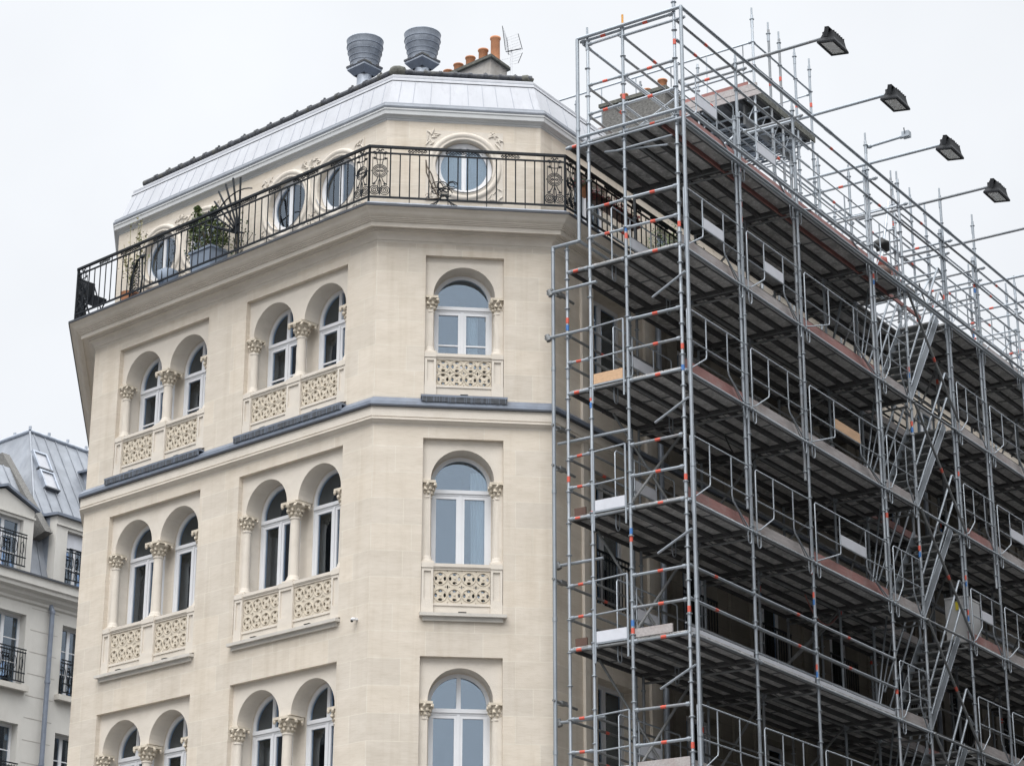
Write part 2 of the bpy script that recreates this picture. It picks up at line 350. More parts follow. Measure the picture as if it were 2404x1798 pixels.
def make_window(r, k, key_):
    """frame in local coords: centre x=0, z measured from the spring line"""
    zs = 0; zb = r['sill'] - (r['zt'] - .64) + .02; ztr = -.10
    R = R0 - .008
    f = G()
    fan = [arch_shape(0, zs, ztr + .045, R - .06)] if not r['mull'] else [
        [(-R + .06, ztr + .045), (-.035, ztr + .045)] + arc(0, zs, R - .06, 94, 180, 12),
        [(.035, ztr + .045), (R - .06, ztr + .045)] + arc(0, zs, R - .06, 0, 86, 12)]
    fan = fan if key_ != 'B' or r['zt'] < 10 else [arch_shape(0, zs, ztr + .045, R - .06)]
    f.plate(arch_shape(0, zs, zb, R), fan + [[(-R + .055, zb + .07), (R - .055, zb + .07), (R - .055, ztr - .05), (-R + .055, ztr - .05)]], 0, .08, 'whiteframe')
    f.box((-R + .02, -.02, ztr - .02), (R - .02, 0, ztr + .03), 'whiteframe')       # transom moulding
    for sx in (-1, 1):      # casements
        a, b = (.012, R - .05); x0, x1 = (a, b) if sx > 0 else (-b, -a)
        w_ = .052
        for bx in ((x0, x0 + w_), (x1 - w_, x1)): f.box((bx[0], .008, zb + .06), (bx[1], .06, ztr - .05), 'whiteframe')
        f.box((x0 + w_, .008, ztr - .05 - w_), (x1 - w_, .06, ztr - .05), 'whiteframe'); f.box((x0 + w_, .008, zb + .06), (x1 - w_, .06, zb + .13), 'whiteframe')
        if r['bar']: f.box((x0 + w_, .014, zb + .95), (x1 - w_, .05, zb + .975), 'whiteframe')
    f.box((-.022, -.008, zb + .06), (.022, .008, ztr - .05), 'whiteframe')
    p = G(); p.plate(arch_shape(0, zs, zb + .05, R - .03), [], .030, .036, 'glass')
    c = G()
    def cur(x0, x1, z0, z1, y=.10, gather=0):
        n = 26; v = []
        for j, z in enumerate((z0, (z0 + z1) / 2, z1)):
            for i in range(n + 1):
                t = i / n; xx = x0 + (x1 - x0) * t * (1 - gather * (1 - j / 2)) + (x1 - x0) * gather * (1 - j / 2)
                v.append((xx, y + .022 * sin(t * 34) * (1 + .4 * sin(t * 9)), z))
        c.add(v, [(j * (n + 1) + i, j * (n + 1) + i + 1, (j + 1) * (n + 1) + i + 1, (j + 1) * (n + 1) + i) for j in range(2) for i in range(n)], 'curtain', True)
    return f, p, c, cur, zb
def make_column(kind, zc, twist, baseh):
    """colonnette: kind mid / left / right; z=0 at balustrade top, zc = capital top"""
    rr = .082 if kind == 'mid' else .070
    sh = G(); h0 = baseh; h1 = zc - .26; n = 24
    prof = [(rr * (1.06 - .12 * t), h0 + (h1 - h0) * t) for t in [i / 22 for i in range(23)]]
    sh.lathe((0, 0, 0), prof, 'stone', n, (lambda t, z: 1 + .055 * (1 if sin(2 * t + z * 13) > .55 else 0) - .02) if twist else None)
    b = G(); q = rr * 1.55; b.box((-q, -q, 0), (q, q, .045), 'stone'); b.lathe((0, 0, .045), [(rr * 1.5, 0), (rr * 1.5, .02), (rr * 1.25, .035), (rr * 1.3, .05), (rr * 1.12, .075), (rr * 1.06, baseh - .04)], 'stone', 20)
    c = G(); z0 = h1; w_ = rr * 2.05 if kind == 'mid' else rr * 1.75
    c.lathe((0, 0, z0), [(rr * .98, -.012), (rr * 1.12, 0), (rr * 1.12, .016), (rr * .98, .028)], 'stone', 20)
    c.lathe((0, 0, z0), [(rr * .97, .02), (rr * 1.05, .10), (rr * 1.35, .17), (w_ * .95, .215)], 'carved', 16, lambda t, z: 1 + .10 * cos(8 * t))
    c.box((-w_, -w_, z0 + .222), (w_, w_, z0 + .262), 'carved')
    rn = random.Random(3 if kind == 'mid' else 5)
    for lvl, (rad, zz, cnt, s_) in enumerate(((rr * 1.16, .075, 9, .030), (rr * 1.42, .135, 8, .034), (w_ * 1.02, .195, 8, .034))):
        for i in range(cnt):
            t = 2 * pi * (i + .5 * lvl) / cnt
            k = 1.22 if lvl == 2 and i % 2 == 0 else 1
            c.blob((rad * cos(t) * k, rad * sin(t) * k, z0 + zz), s_ * (1 if kind == 'mid' else .85), 'carved', (1, 1, 1.15), int(i * 7 + lvl), .35)
    return sh, b, c
def pierced(w_, h):
    """openwork stone panel, 4 x 2 rings of four petals; x 0..w_, z 0..h"""
    g = G(); holes = []; nx = 4; dx = w_ / nx; dz = h / 2
    def ell(cx, cz, a, b, n=9): return [(cx + a * cos(2 * pi * i / n), cz + b * sin(2 * pi * i / n)) for i in range(n)]
    for i in range(nx):
        for j in range(2):
            cx = (i + .5) * dx; cz = (j + .5) * dz; R_ = .068
            for (ax, az, a, b) in ((0, R_, .034, .021), (0, -R_, .034, .023), (R_, 0, .021, .034), (-R_, 0, .021, .034)): holes.append(ell(cx + ax, cz + az, a, b))
    for i in range(nx + 1):
        cx = i * dx
        cx_ = min(max(cx, .016), w_ - .016); holes.append(ell(cx_, h / 2, .013 if 0 < i < nx else .009, .030, 6))
        if 0 < i < nx:
            for sx_ in (-1, 1): holes.append(ell(cx_ + sx_ * .030, h / 2, .010, .011, 5))
            for zz in (.014, h - .014): holes.append(ell(cx_, zz, .010, .008, 5))
    g.plate([(0, 0), (w_, 0), (w_, h), (0, h)], holes, 0, .05, 'carved')
    # raised rings give the tracery its relief
    for i in range(nx):
        for j in range(2):
            cx = (i + .5) * dx; cz = (j + .5) * dz
            g.path([(cx + .100 * cos(2 * pi * t / 16), -.001, cz + .100 * sin(2 * pi * t / 16)) for t in range(16)], .008, 'carved', 4, True)
            g.blob((cx, -.002, cz), .020, 'carved', (1, .6, 1), 1, .1)
    return g
WIN = {}; COL = {}; PAN = None
def place(tmpl, parent, loc, rz):
    o = copy_of(tmpl, parent); o.location = loc; o.rotation_euler = (0, 0, rz); return o
CURT = {('A', 0, 0): [('sash',)], ('A', 0, 1): [('thin',)], ('A', 0, 2): [('half',)], ('A', 0, 3): [('half',)], ('A', 1, 0): [('r',)], ('A', 1, 1): [('thin',)], ('A', 1, 2): [('full',)], ('A', 1, 3): [('sash',)],
        ('A', 2, 0): [('r',)], ('A', 2, 1): [], ('A', 2, 2): [('r',)], ('A', 2, 3): [('fan',)], ('B', 0, 0): [('thin',)], ('B', 1, 0): [('sash',)], ('B', 2, 0): []}
def build_face(key, org, rz, x0, x1):
    fl = floc(org); nmat = Matrix.Rotation(rz, 3, 'Z')
    def L(x, y, z): v = nmat @ Vector((x, y, 0)); return (fl[0] + v.x, fl[1] + v.y, z)
    g, W = face_wall(key, x0, x1)
    wall = g.build('wall', B0, fl, rz); W.build('room', B0, fl, rz)
    global PAN
    for ri, r in enumerate(ROWS):
        zs = r['zt'] - .64; wi = 0
        for (u0, u1, k) in BAYS[key]:
            cs = centres(u0, u1, k); bt = r['bt']
            for c in cs:
                f, p, cc, cur, zb = make_window(r, k, key)
                for (kind, *_r) in CURT.get((key, ri, wi), []):
                    if kind == 'half': cur(-.12, .40, zb + .3, -.1); cur(-.30, .40, 0, .40)
                    if kind == 'r': cur(-.30, .02, zb, .30)
                    if kind == 'full': cur(-.34, .38, zb, -.14); cur(-.34, .38, -.05, .36)
                    if kind == 'fan': cur(-.34, .42, -.12, .36)
                    if kind == 'thin': cur(.10, .26, zb + .2, -.18)
                    if kind == 'sash': cur(.16, .44, zb, .26, gather=.10)
                wo_ = f.build('window', B0, L(c, FY - .045, zs), rz); p.build('pane', wo_)
                if cc.v: cc.build('curtain', wo_)
                wi += 1
            # ---- balustrade
            pt = bt - .03
            s = G()
            sillz = r['sill']
            def lx(a, b, y0, y1, z0, z1, m='stone'): s.box((a, y0, z0), (b, y1, z1), m)
            e = .004
            lx(u0 + e, u1 - e, .045, .30, sillz - .02, sillz + .165)                       # plinth
            lx(u0 + e, u1 - e, .030, .05, sillz + .130, sillz + .165)                      # plinth fillet
            lx(u0 + e, u1 - e, .035, .16, bt - .095, bt - .05); lx(u0 + e, u1 - e, .012, .24, bt - .05, bt)   # cap rail
            lx(u0 + e, u1 - e, .022, .20, bt - .066, bt - .05)
            s.build('balustrade', B0, fl, rz)
            peds = [(u0 + e, u0 + .19), (u1 - .19, u1 - e)] + ([((u0 + u1) / 2 - .165, (u0 + u1) / 2 + .165)] if k == 2 else [])
            for (a, b) in peds:
                q = G(); z0 = sillz - .01; z1 = bt - .07
                q.box((a, .008, z0), (b, .2, z0 + .16), 'stone')
                q.plate([(a + .004, z0 + .16), (b - .004, z0 + .16), (b - .004, z1), (a + .004, z1)], [[(a + .04, z0 + .23), (b - .04, z0 + .23), (b - .04, z1 - .05), (a + .04, z1 - .05)]], .012, .05, 'stone')
                q.box((a + .01, .036, z0 + .17), (b - .01, .18, z1 - .01), 'stone')
                q.box((a - .0, .0, z1), (b + .0, .22, z1 + .078), 'stone')
                q.build('pedestal', B0, fl, rz)
            spans = [(u0 + .19, u1 - .19)] if k == 1 else [(u0 + .19, (u0 + u1) / 2 - .165), ((u0 + u1) / 2 + .165, u1 - .19)]
            for (a, b) in spans:
                pg = pierced(b - a, bt - .095 - sillz - .165); pg.build('pierced_panel', B0, L(a, .05, sillz + .165), rz)
            # ---- colonnettes
            zc = zs - .03 - bt; bh = .13
            cols = [('left', u0 + .085), ('right', u1 - .085)] + ([('mid', (u0 + u1) / 2)] if k == 2 else [])
            for kind, x in cols:
                kk = (kind == 'mid', r['zt'] - bt, r['twist'])
                if kk not in COL:
                    sh, b_, c_ = make_column(kind, zc, r['twist'], bh)
                    o = sh.build('column', B0); b_.build('base', o); c_.build('capital', o); COL[kk] = o
                else: o = copy_of(COL[kk], B0)
                o.location = L(x, .16 if kind == 'mid' else .15, bt); o.rotation_euler = (0, 0, rz)
            # ---- stone sill under the two lower rows, brush strip on the top one
            if ri > 0:
                s = G(); a, b = u0 - .02, u1 + .05
                s.box((a, -.10, sillz - .06), (b, .02, sillz - .012), 'sillstone'); s.box((a + .05, -.045, sillz - .125), (b - .05, .02, sillz - .06), 'sillstone')
                s.add([(a + .0, -.098, sillz - .012), (b, -.098, sillz - .012), (b, 0, sillz + .012), (a, 0, sillz + .012)], [(0, 1, 2, 3)], 'sillstone')
                n_ = 1 if k == 1 else 2
                for c in cs: s.box((c - .06, -.099, sillz - .004), (c + .06, -.03, sillz + .006), 'dark')
                s.build('sill', B0, fl, rz)
            else:
                s = G(); a, b = u0 - .05, u1 + .05
                s.box((a, -.135, 13.655), (b, .02, 13.685), 'leadgrey')
                s.add([(a, -.136, 13.686), (b, -.136, 13.686), (b, 0, 13.73), (a, 0, 13.73)], [(0, 1, 2, 3)], 'leadgrey')
                rn = random.Random(1)
                x = a + .01
                while x < b:
                    s.box((x, -.132 - rn.uniform(0, .006), 13.57 + rn.uniform(-.008, .008)), (x + .0075, -.10, 13.655), 'spikes' if rn.random() < .7 else 'leadgrey'); x += .0135
                s.box((a + .005, -.112, 13.58), (b - .005, -.10, 13.655), 'dark')
                for c in cs: s.box((c - .06, -.09, 13.720), (c + .06, -.03, 13.731), 'sillstone')
                s.build('drip_brush', B0, fl, rz)
build_face('A', AB, RA, -7.15, 0)
LB = (BC - AB).length
build_face('B', AB, RB, 0, LB)
# ---- face C (behind the scaffold) and face D (going back on the left)
g = G(); holes = []; CW = []
u = 1.28; n_ = 0
while u < 28:
    for (z0, z1) in ((13.95, 16.05), (10.75, 12.92), (7.3, 9.57)): holes.append([(u, z0), (u + 1.2, z0), (u + 1.2, z1), (u, z1)]); CW.append((u, z0, z1))
    u += 2.75
g.plate([(0, 0), (3.35, 0), (3.35, 16.3), (0, 16.3)], [h for h in holes if h[0][0] < 3], 0, .34, 'ashlar'); g.plate([(3.35, 0), (30, 0), (30, 16.3), (3.35, 16.3)], [h for h in holes if h[0][0] > 3], 0, .34, 'ashlarshaded')
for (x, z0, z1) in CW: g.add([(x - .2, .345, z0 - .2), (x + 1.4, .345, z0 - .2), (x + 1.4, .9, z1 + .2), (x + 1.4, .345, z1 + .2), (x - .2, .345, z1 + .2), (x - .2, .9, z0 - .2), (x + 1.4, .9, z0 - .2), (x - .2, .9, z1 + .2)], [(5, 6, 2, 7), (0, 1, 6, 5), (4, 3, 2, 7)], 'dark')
g.build('wall', B0, floc(BC), RC)
g = G()
for i in range(11):
    x = .92 + 2.75 * i; sm = 'stone' if x < 1 else 'ashlarshaded'; g.box((x - .07, -.05, 0), (x + .07, 0, 16.28), sm)
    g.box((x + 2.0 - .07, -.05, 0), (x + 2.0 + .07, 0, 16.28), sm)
g.build('pilaster_strips', B0, floc(BC), RC)
g = G()
for i in range(5): g.tube((3.23 + 5.5 * i, -.09, 0), (3.23 + 5.5 * i, -.09, 16.2), .05, 'zinc', 10)
g.build('downpipe', B0, floc(BC), RC)
fw = G(); x1_ = 1.2
def rect_window(wd, h):
    f = G(); f.plate([(0, 0), (wd, 0), (wd, h), (0, h)], [[(.07, .07), (wd / 2 - .05, .07), (wd / 2 - .05, h - .07), (.07, h - .07)], [(wd / 2 + .05, .07), (wd - .07, .07), (wd - .07, h - .07), (wd / 2 + .05, h - .07)]], 0, .06, 'whiteframe')
    p = G(); p.box((.03, .028, .03), (wd - .03, .034, h - .03), 'glass'); return f, p
RWC = {}
nm = Matrix.Rotation(RC, 3, 'Z')
for (x, z0, z1) in CW:
    h = round(z1 - z0, 2)
    if h not in RWC:
        f, p = rect_window(1.2, h); o = f.build('window', B0); p.build('pane', o)
        if h > 2.12:
            r_ = G(); 
            for i in range(13): r_.tube((.02 + i * .097, -.25, .02), (.02 + i * .097, -.25, .85), .009, 'iron', 4)
            for zz in (.05, .75, .85): r_.box((0, -.265, zz), (1.2, -.235, zz + .03), 'iron')
            r_.build('window_railing', o)
        RWC[h] = o
    else: o = copy_of(RWC[h], B0)
    v = nm @ Vector((x, .26, 0)); o.location = (floc(BC)[0] + v.x, floc(BC)[1] + v.y, z0); o.rotation_euler = (0, 0, RC)
g = G(); g.add([(0, 0, 0), (9, 0, 0), (9, 0, 16.3), (0, 0, 16.3)], [(0, 1, 2, 3)], 'ashlar'); g.build('wall', B0, floc(DL), rz_of(AL - DL))
# ---- string course between the two upper rows
g = G(); g.sweep([(0, 13.20), (.006, 13.225), (.035, 13.245), (.062, 13.27), (.085, 13.278), (.085, 13.298), (.066, 13.302), (.066, 13.322), (.078, 13.328), (.078, 13.49), (.0, 13.49)], LP, 'stone'); g.build('string_course', B0)
g = G(); g.sweep([(.07, 13.478), (.114, 13.480), (.116, 13.506)], LP, 'zincdark'); g.sweep([(.116, 13.506), (.118, 13.512), (.112, 13.565), (0.001, 13.662)], LP, 'leadgrey'); g.build('zinc_flashing', B0)
# ---- balcony slab and its cornice
g = G(); cyma = [(.335 + .13 * t + .012 * sin(t * 2 * pi), 16.565 + .115 * t) for t in [i / 8 for i in range(9)]]
g.sweep([(0, 16.275), (.012, 16.30), (.028, 16.305)] + [(.028 + .085 * (1 - cos(t * pi / 2)), 16.305 + .10 * sin(t * pi / 2)) for t in [i / 6 for i in range(1, 7)]] +
        [(.122, 16.408), (.122, 16.428), (.145, 16.44), (.150, 16.456), (.236, 16.458), (.236, 16.430), (.258, 16.430), (.260, 16.506), (.284, 16.508), (.285, 16.526), (.306, 16.528), (.308, 16.546), (.330, 16.549), (.331, 16.568)] + cyma + [(.475, 16.684), (.478, 16.69)], LP, 'stone')
g.build('cornice', B0)
g = G(); g.sweep([(.47, 16.684), (.496, 16.684), (.498, 16.722), (.47, 16.724)], LP, 'zincdark'); g.sweep([(.47, 16.724), (.40, 16.785), (.36, 16.78), (-.30, 16.78)], LP, 'zinc'); g.build('balcony_floor', B0)
# ---- set-back attic storey with round windows
OFFU = -.275
OC = {'A': [-5.83, -4.64, -2.5, -1.28], 'B': [1.395]}
def circ(cx, cz, r, n=32): return [(cx + r * cos(2 * pi * i / n), cz + r * sin(2 * pi * i / n)) for i in range(n)]
P1 = [off_pt(PATH, i, OFFU) for i in range(5)]
ZO = 17.79
def attic(key, org, rz, x0, x1, cs):
    fl = floc(org)
    g = G(); g.plate([(x0, 16.7), (x1, 16.7), (x1, 18.6), (x0, 18.6)], [circ(c, ZO, .47) for c in cs], -OFFU, -OFFU + .30, 'ashlar'); g.build('attic_wall', B0, fl, rz)
    R = Matrix.Rotation(rz, 3, 'Z')
    for c in cs:
        v = R @ Vector((c, -OFFU, 0)); loc = (fl[0] + v.x, fl[1] + v.y, ZO)
        f = G()
        n = 40; fs = []; vs = []
        # moulded stone ring
        prof = [(.47, .0), (.475, -.028), (.50, -.034), (.515, -.02), (.53, -.034), (.565, -.05), (.60, -.034), (.612, 0)]
        for (r_, y) in prof: vs += [(r_ * cos(2 * pi * i / n), y, r_ * sin(2 * pi * i / n)) for i in range(n)]
        for j in range(len(prof) - 1):
            for i in range(n): fs.append((j * n + i, j * n + (i + 1) % n, (j + 1) * n + (i + 1) % n, (j + 1) * n + i))
        f.add(vs, fs, 'stone', True)
        f.plate([(-.63, -.63), (.63, -.63), (.63, .63), (-.63, .63)], [circ(0, 0, .60)], -.014, .004, 'stone')
        rn = random.Random(int(c * 10))
        for sx_ in (-1, 1):
            for sz in (-1, 1):
                for q in range(15):       # leaf relief in the four corners
                    a = rn.uniform(.36, .61); b = rn.uniform(.36, .61)
                    if a * a + b * b < .43: continue
                    th = rn.uniform(0, pi); L_ = rn.uniform(.035, .06)
                    p = Vector((sx_ * a, -.016, sz * b)); d_ = Vector((cos(th), 0, sin(th))) * L_
                    f.path([p - d_, p + Vector((0, -.010, 0)), p + d_], rn.uniform(.009, .014), 'stone', 5)
        w_ = f.build('oculus_surround', B0, loc, rz)
        f = G(); R_ = .455
        hl = [[(sx_ * .035, -sqrt(.38 ** 2 - .035 ** 2))] + [(sx_ * .38 * cos(t), .38 * sin(t)) for t in [(-84 + 168 * i / 16) * pi / 180 for i in range(17)]] for sx_ in (-1, 1)]
        f.plate(circ(0, 0, .462), hl, -.005, .06, 'whiteframe'); f.lathe((0, 0, 0), [(.01, 0), (.01, .01)], 'whiteframe', 4)
        f.box((-.012, -.012, -.40), (.012, -.005, .40), 'whiteframe')
        v2 = R @ Vector((c, -OFFU + .10, 0))
        wo_ = f.build('round_window', B0, (fl[0] + v2.x, fl[1] + v2.y, ZO), rz)
        p = G(); p.plate(circ(0, 0, .44), [], .02, .026, 'glass'); p.build('pane', wo_)
        q = G(); 
        n2 = 30; vv = []
        for z in (-.45, .45):
            for i in range(n2 + 1): vv.append((-.45 + .9 * i / n2, .14 + .02 * sin(i * 1.9), z))
        q.add(vv, [(i, i + 1, n2 + 2 + i, n2 + 1 + i) for i in range(n2)], 'curtain', True); q.build('curtain', wo_)
        # zinc apron under the opening
        ap = G(); ap.add([(.475 * cos(t), y, .475 * sin(t)) for y in (-.045, .09) for t in [(200 + 140 * i / 14) * pi / 180 for i in range(15)]], [(i, i + 1, 16 + i, 15 + i) for i in range(14)], 'zinc', True); ap.build('apron', w_)
uA = (Vector(P1[1]) - AB).dot(dA); uA2 = (Vector(P1[2]) - AB).dot(dA)
attic('A', AB, RA, uA, uA2, OC['A'])
uB = (Vector(P1[2]) - AB).dot(dB); uB2 = (Vector(P1[3]) - AB).dot(dB)
attic('B', AB, RB, uB, uB2, OC['B'])
g = G(); fx = (Vector(P1[3]) - BC).dot(dC)
holes = [[(x, 16.85), (x + 1.1, 16.85), (x + 1.1, 18.25), (x, 18.25)] for x in [1.15 + 2.75 * i for i in range(10)]]
g.plate([(fx, 16.7), (30, 16.7), (30, 18.6), (fx, 18.6)], holes, -OFFU, -OFFU + .25, 'ashlar')
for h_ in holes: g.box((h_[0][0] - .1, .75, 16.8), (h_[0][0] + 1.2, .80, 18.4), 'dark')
g.build('attic_wall', B0, floc(BC), RC)
f, p = rect_window(1.1, 1.4)
o = f.build('window', B0); p.build('pane', o)
for i in range(10):
    oo = o if i == 0 else copy_of(o, B0); v = nm @ Vector((1.15 + 2.75 * i, -OFFU + .12, 0)); oo.location = (floc(BC)[0] + v.x, floc(BC)[1] + v.y, 16.85); oo.rotation_euler = (0, 0, RC)
g = G(); g.add([(*off_pt(LP, 0, OFFU), 16.7), (*off_pt(LP, 1, OFFU), 16.7), (*off_pt(LP, 1, OFFU), 18.6), (*off_pt(LP, 0, OFFU), 18.6)], [(0, 1, 2, 3)], 'stone'); g.build('attic_wall', B0)
g = G(); g.sweep([(-.276, 18.56), (-.262, 18.575), (-.262, 18.592), (-.245, 18.60), (-.238, 18.61), (-.225, 18.625), (-.19, 18.632), (-.182, 18.64), (-.178, 18.70), (-.165, 18.715), (-.165, 18.742), (-.2, 18.744)], LP, 'cornicepaint'); g.build('attic_cornice', B0)
g = G(); g.sweep([(-.22, 18.744), (-.160, 18.746), (-.152, 18.775), (-.158, 18.80), (-.175, 18.815), (-.18, 18.845), (-.19, 18.852), (-.20, 18.845), (-.27, 18.85)], LP, 'gutterzinc')
rn = random.Random(4)
for (d_, o_, L_, n_) in ((dA, AB, 7.1, 5), (dB, AB, 2.6, 3), (dC, BC, 10, 6)):
    pass
g.build('gutter', B0)
# ---- mansard
g = G()
g.sweep([(-.262, 18.85), (-.268, 18.86), (-.455, 19.385)], LP, 'zincwhite'); g.sweep([(-.455, 19.385), (-.448, 19.387), (-.448, 19.397)], LP, 'zincdark')
g.sweep([(-.450, 19.397), (-.462, 19.44), (-.470, 19.455), (-.474, 19.50), (-.485, 19.515), (-.52, 19.52)], LP, 'zincwhite')
g.sweep([(-.471, 19.452), (-.466, 19.457), (-.471, 19.462)], LP, 'leadgrey')
# standing seams
def seams(a, b, o0, n):
    for i in range(n):
        t = (i + .6 + .15 * sin(i * 5.1)) / n
        def P(off, z):
            A_ = Vector(off_pt(LP, a, off)); B_ = Vector(off_pt(LP, b, off)); q = A_.lerp(B_, t); return (q.x, q.y, z)
        g.path([P(-.266, 18.865), P(-.452, 19.38)], .005, 'seam', 4)
seams(1, 2, 0, 24); seams(2, 3, 0, 9); seams(3, 4, 0, 50)
inn = [off_pt(LP, i, -.52) for i in range(5)]
back = [off_pt(LP, i, -5) for i in range(5)]
for i in range(4): g.add([(*inn[i], 19.52), (*inn[i + 1], 19.52), (*back[i + 1], 19.75), (*back[i], 19.75)], [(0, 1, 2, 3)], 'leadgrey')
roof = g.build('roof', B0)
# dark tiled ridge along the roof edge
g = G()
def ridge(i, j, r, steps, t0=0, t1=1):
    A_ = Vector(off_pt(LP, i, -.565)); B_ = Vector(off_pt(LP, j, -.565)); rn = random.Random(i)
    for k in range(steps):
        a = A_.lerp(B_, t0 + (t1 - t0) * k / steps); b = A_.lerp(B_, t0 + (t1 - t0) * (k + 1) / steps)
        z = 19.605; g.tube((a.x, a.y, z), (b.x, b.y, z + rn.uniform(-.006, .006)), r * rn.uniform(.93, 1.05), 'rooftile', 10)
        d = (b - a).normalized(); g.tube((b.x - d.x * .03, b.y - d.y * .03, z + .008), (b.x + d.x * .03, b.y + d.y * .03, z + .008), r * 1.14, 'rooftile', 10)
        if k % 2: g.tube((b.x, b.y, z + r * .8), (b.x, b.y, z + r * 1.6), r * .34, 'rooftile', 6)
ridge(1, 2, .066, 19, .028); ridge(2, 3, .045, 9)
q = off_pt(LP, 2, -.60); g.blob((q[0] + .03, q[1], 19.61), .13, 'mossy', (1.2, 1, .9), 4, .12, 2); q = off_pt(LP, 3, -.60); g.blob((q[0] - .05, q[1], 19.60), .10, 'mossy', (1.3, 1, .8), 5, .15, 2); g.blob((q[0] - .26, q[1], 19.58), .07, 'mossy', (1.7, 1, .6), 6, .2, 2)
g.build('ridge_tiles', roof)
# ---- chimney stack
cc = Vector((-.39, 36.5)) - AB; chm = G()
a_, c_ = -dA * 2.2, dC * .62; co = Vector((cc.x, cc.y)); dn_ = -dA
def chbox(x0, x1, y0, y1, z0, z1, m):   # local axes: x along -dA, y along dC
    pts = [co + dn_ * x0 + dC * y0, co + dn_ * x1 + dC * y0, co + dn_ * x1 + dC * y1, co + dn_ * x0 + dC * y1]
    chm.add([(p.x, p.y, z) for z in (z0, z1) for p in pts], [(3, 2, 1, 0), (4, 5, 6, 7), (0, 1, 5, 4), (1, 2, 6, 5), (2, 3, 7, 6), (3, 0, 4, 7)], m)
chbox(.03, 2.3, .04, .56, 19.5, 21.30, 'render')
chbox(-.03, 2.36, -.02, .62, 21.301, 21.345, 'mossy'); chbox(.0, 2.33, .01, .59, 21.346, 21.38, 'mossy')
chim = chm.build('chimney', B0)
for i, (x, h) in enumerate(((.22, .50), (.52, .36), (.84, .32), (1.14, .28), (1.40, .24))):
    p = co + dn_ * (x - .10 + .0 * i) + dC * .30; q = G(); q.lathe((0, 0, 0), [(.085, 0), (.083, h * .9), (.098, h * .93), (.098, h), (.075, h), (.07, h * .5)], 'terracotta', 18); q.build('chimney_pot', chim, (p.x, p.y, 21.37))
# ---------------------------------------------------------------- balcony railing
RAILS = B0
def rail_pt(i, off=.39): return Vector(off_pt(LP, i, off))
top = G()
for (z0, z1, hw) in ((17.73, 17.768, .024), (17.628, 17.652, .013), (16.858, 16.886, .014)):
    top.sweep([(.39 - hw, z0), (.39 + hw, z0), (.39 + hw, z1), (.39 - hw, z1), (.39 - hw, z0)], LP, 'iron')
pan_len = .335
rails = []
def scroll_band(g, P, x0, x1, seed=0):
    rn = random.Random(seed); x = x0
    while x < x1:
        r = .026; s_ = 1 if rn.random() < .5 else -1
        g.path([P(x + r * (1 - .08 * t) * cos(t) * .9, 17.692 + s_ * r * (1 - .08 * t) * sin(t)) for t in [i * .9 for i in range(8)]], .009, 'iron', 4); x += .050
    g.path([P(x0 - .03, 17.692), P(x0, 17.692)], .005, 'iron', 4); g.path([P(x1, 17.692), P(x1 + .03, 17.692)], .005, 'iron', 4)
panels = []
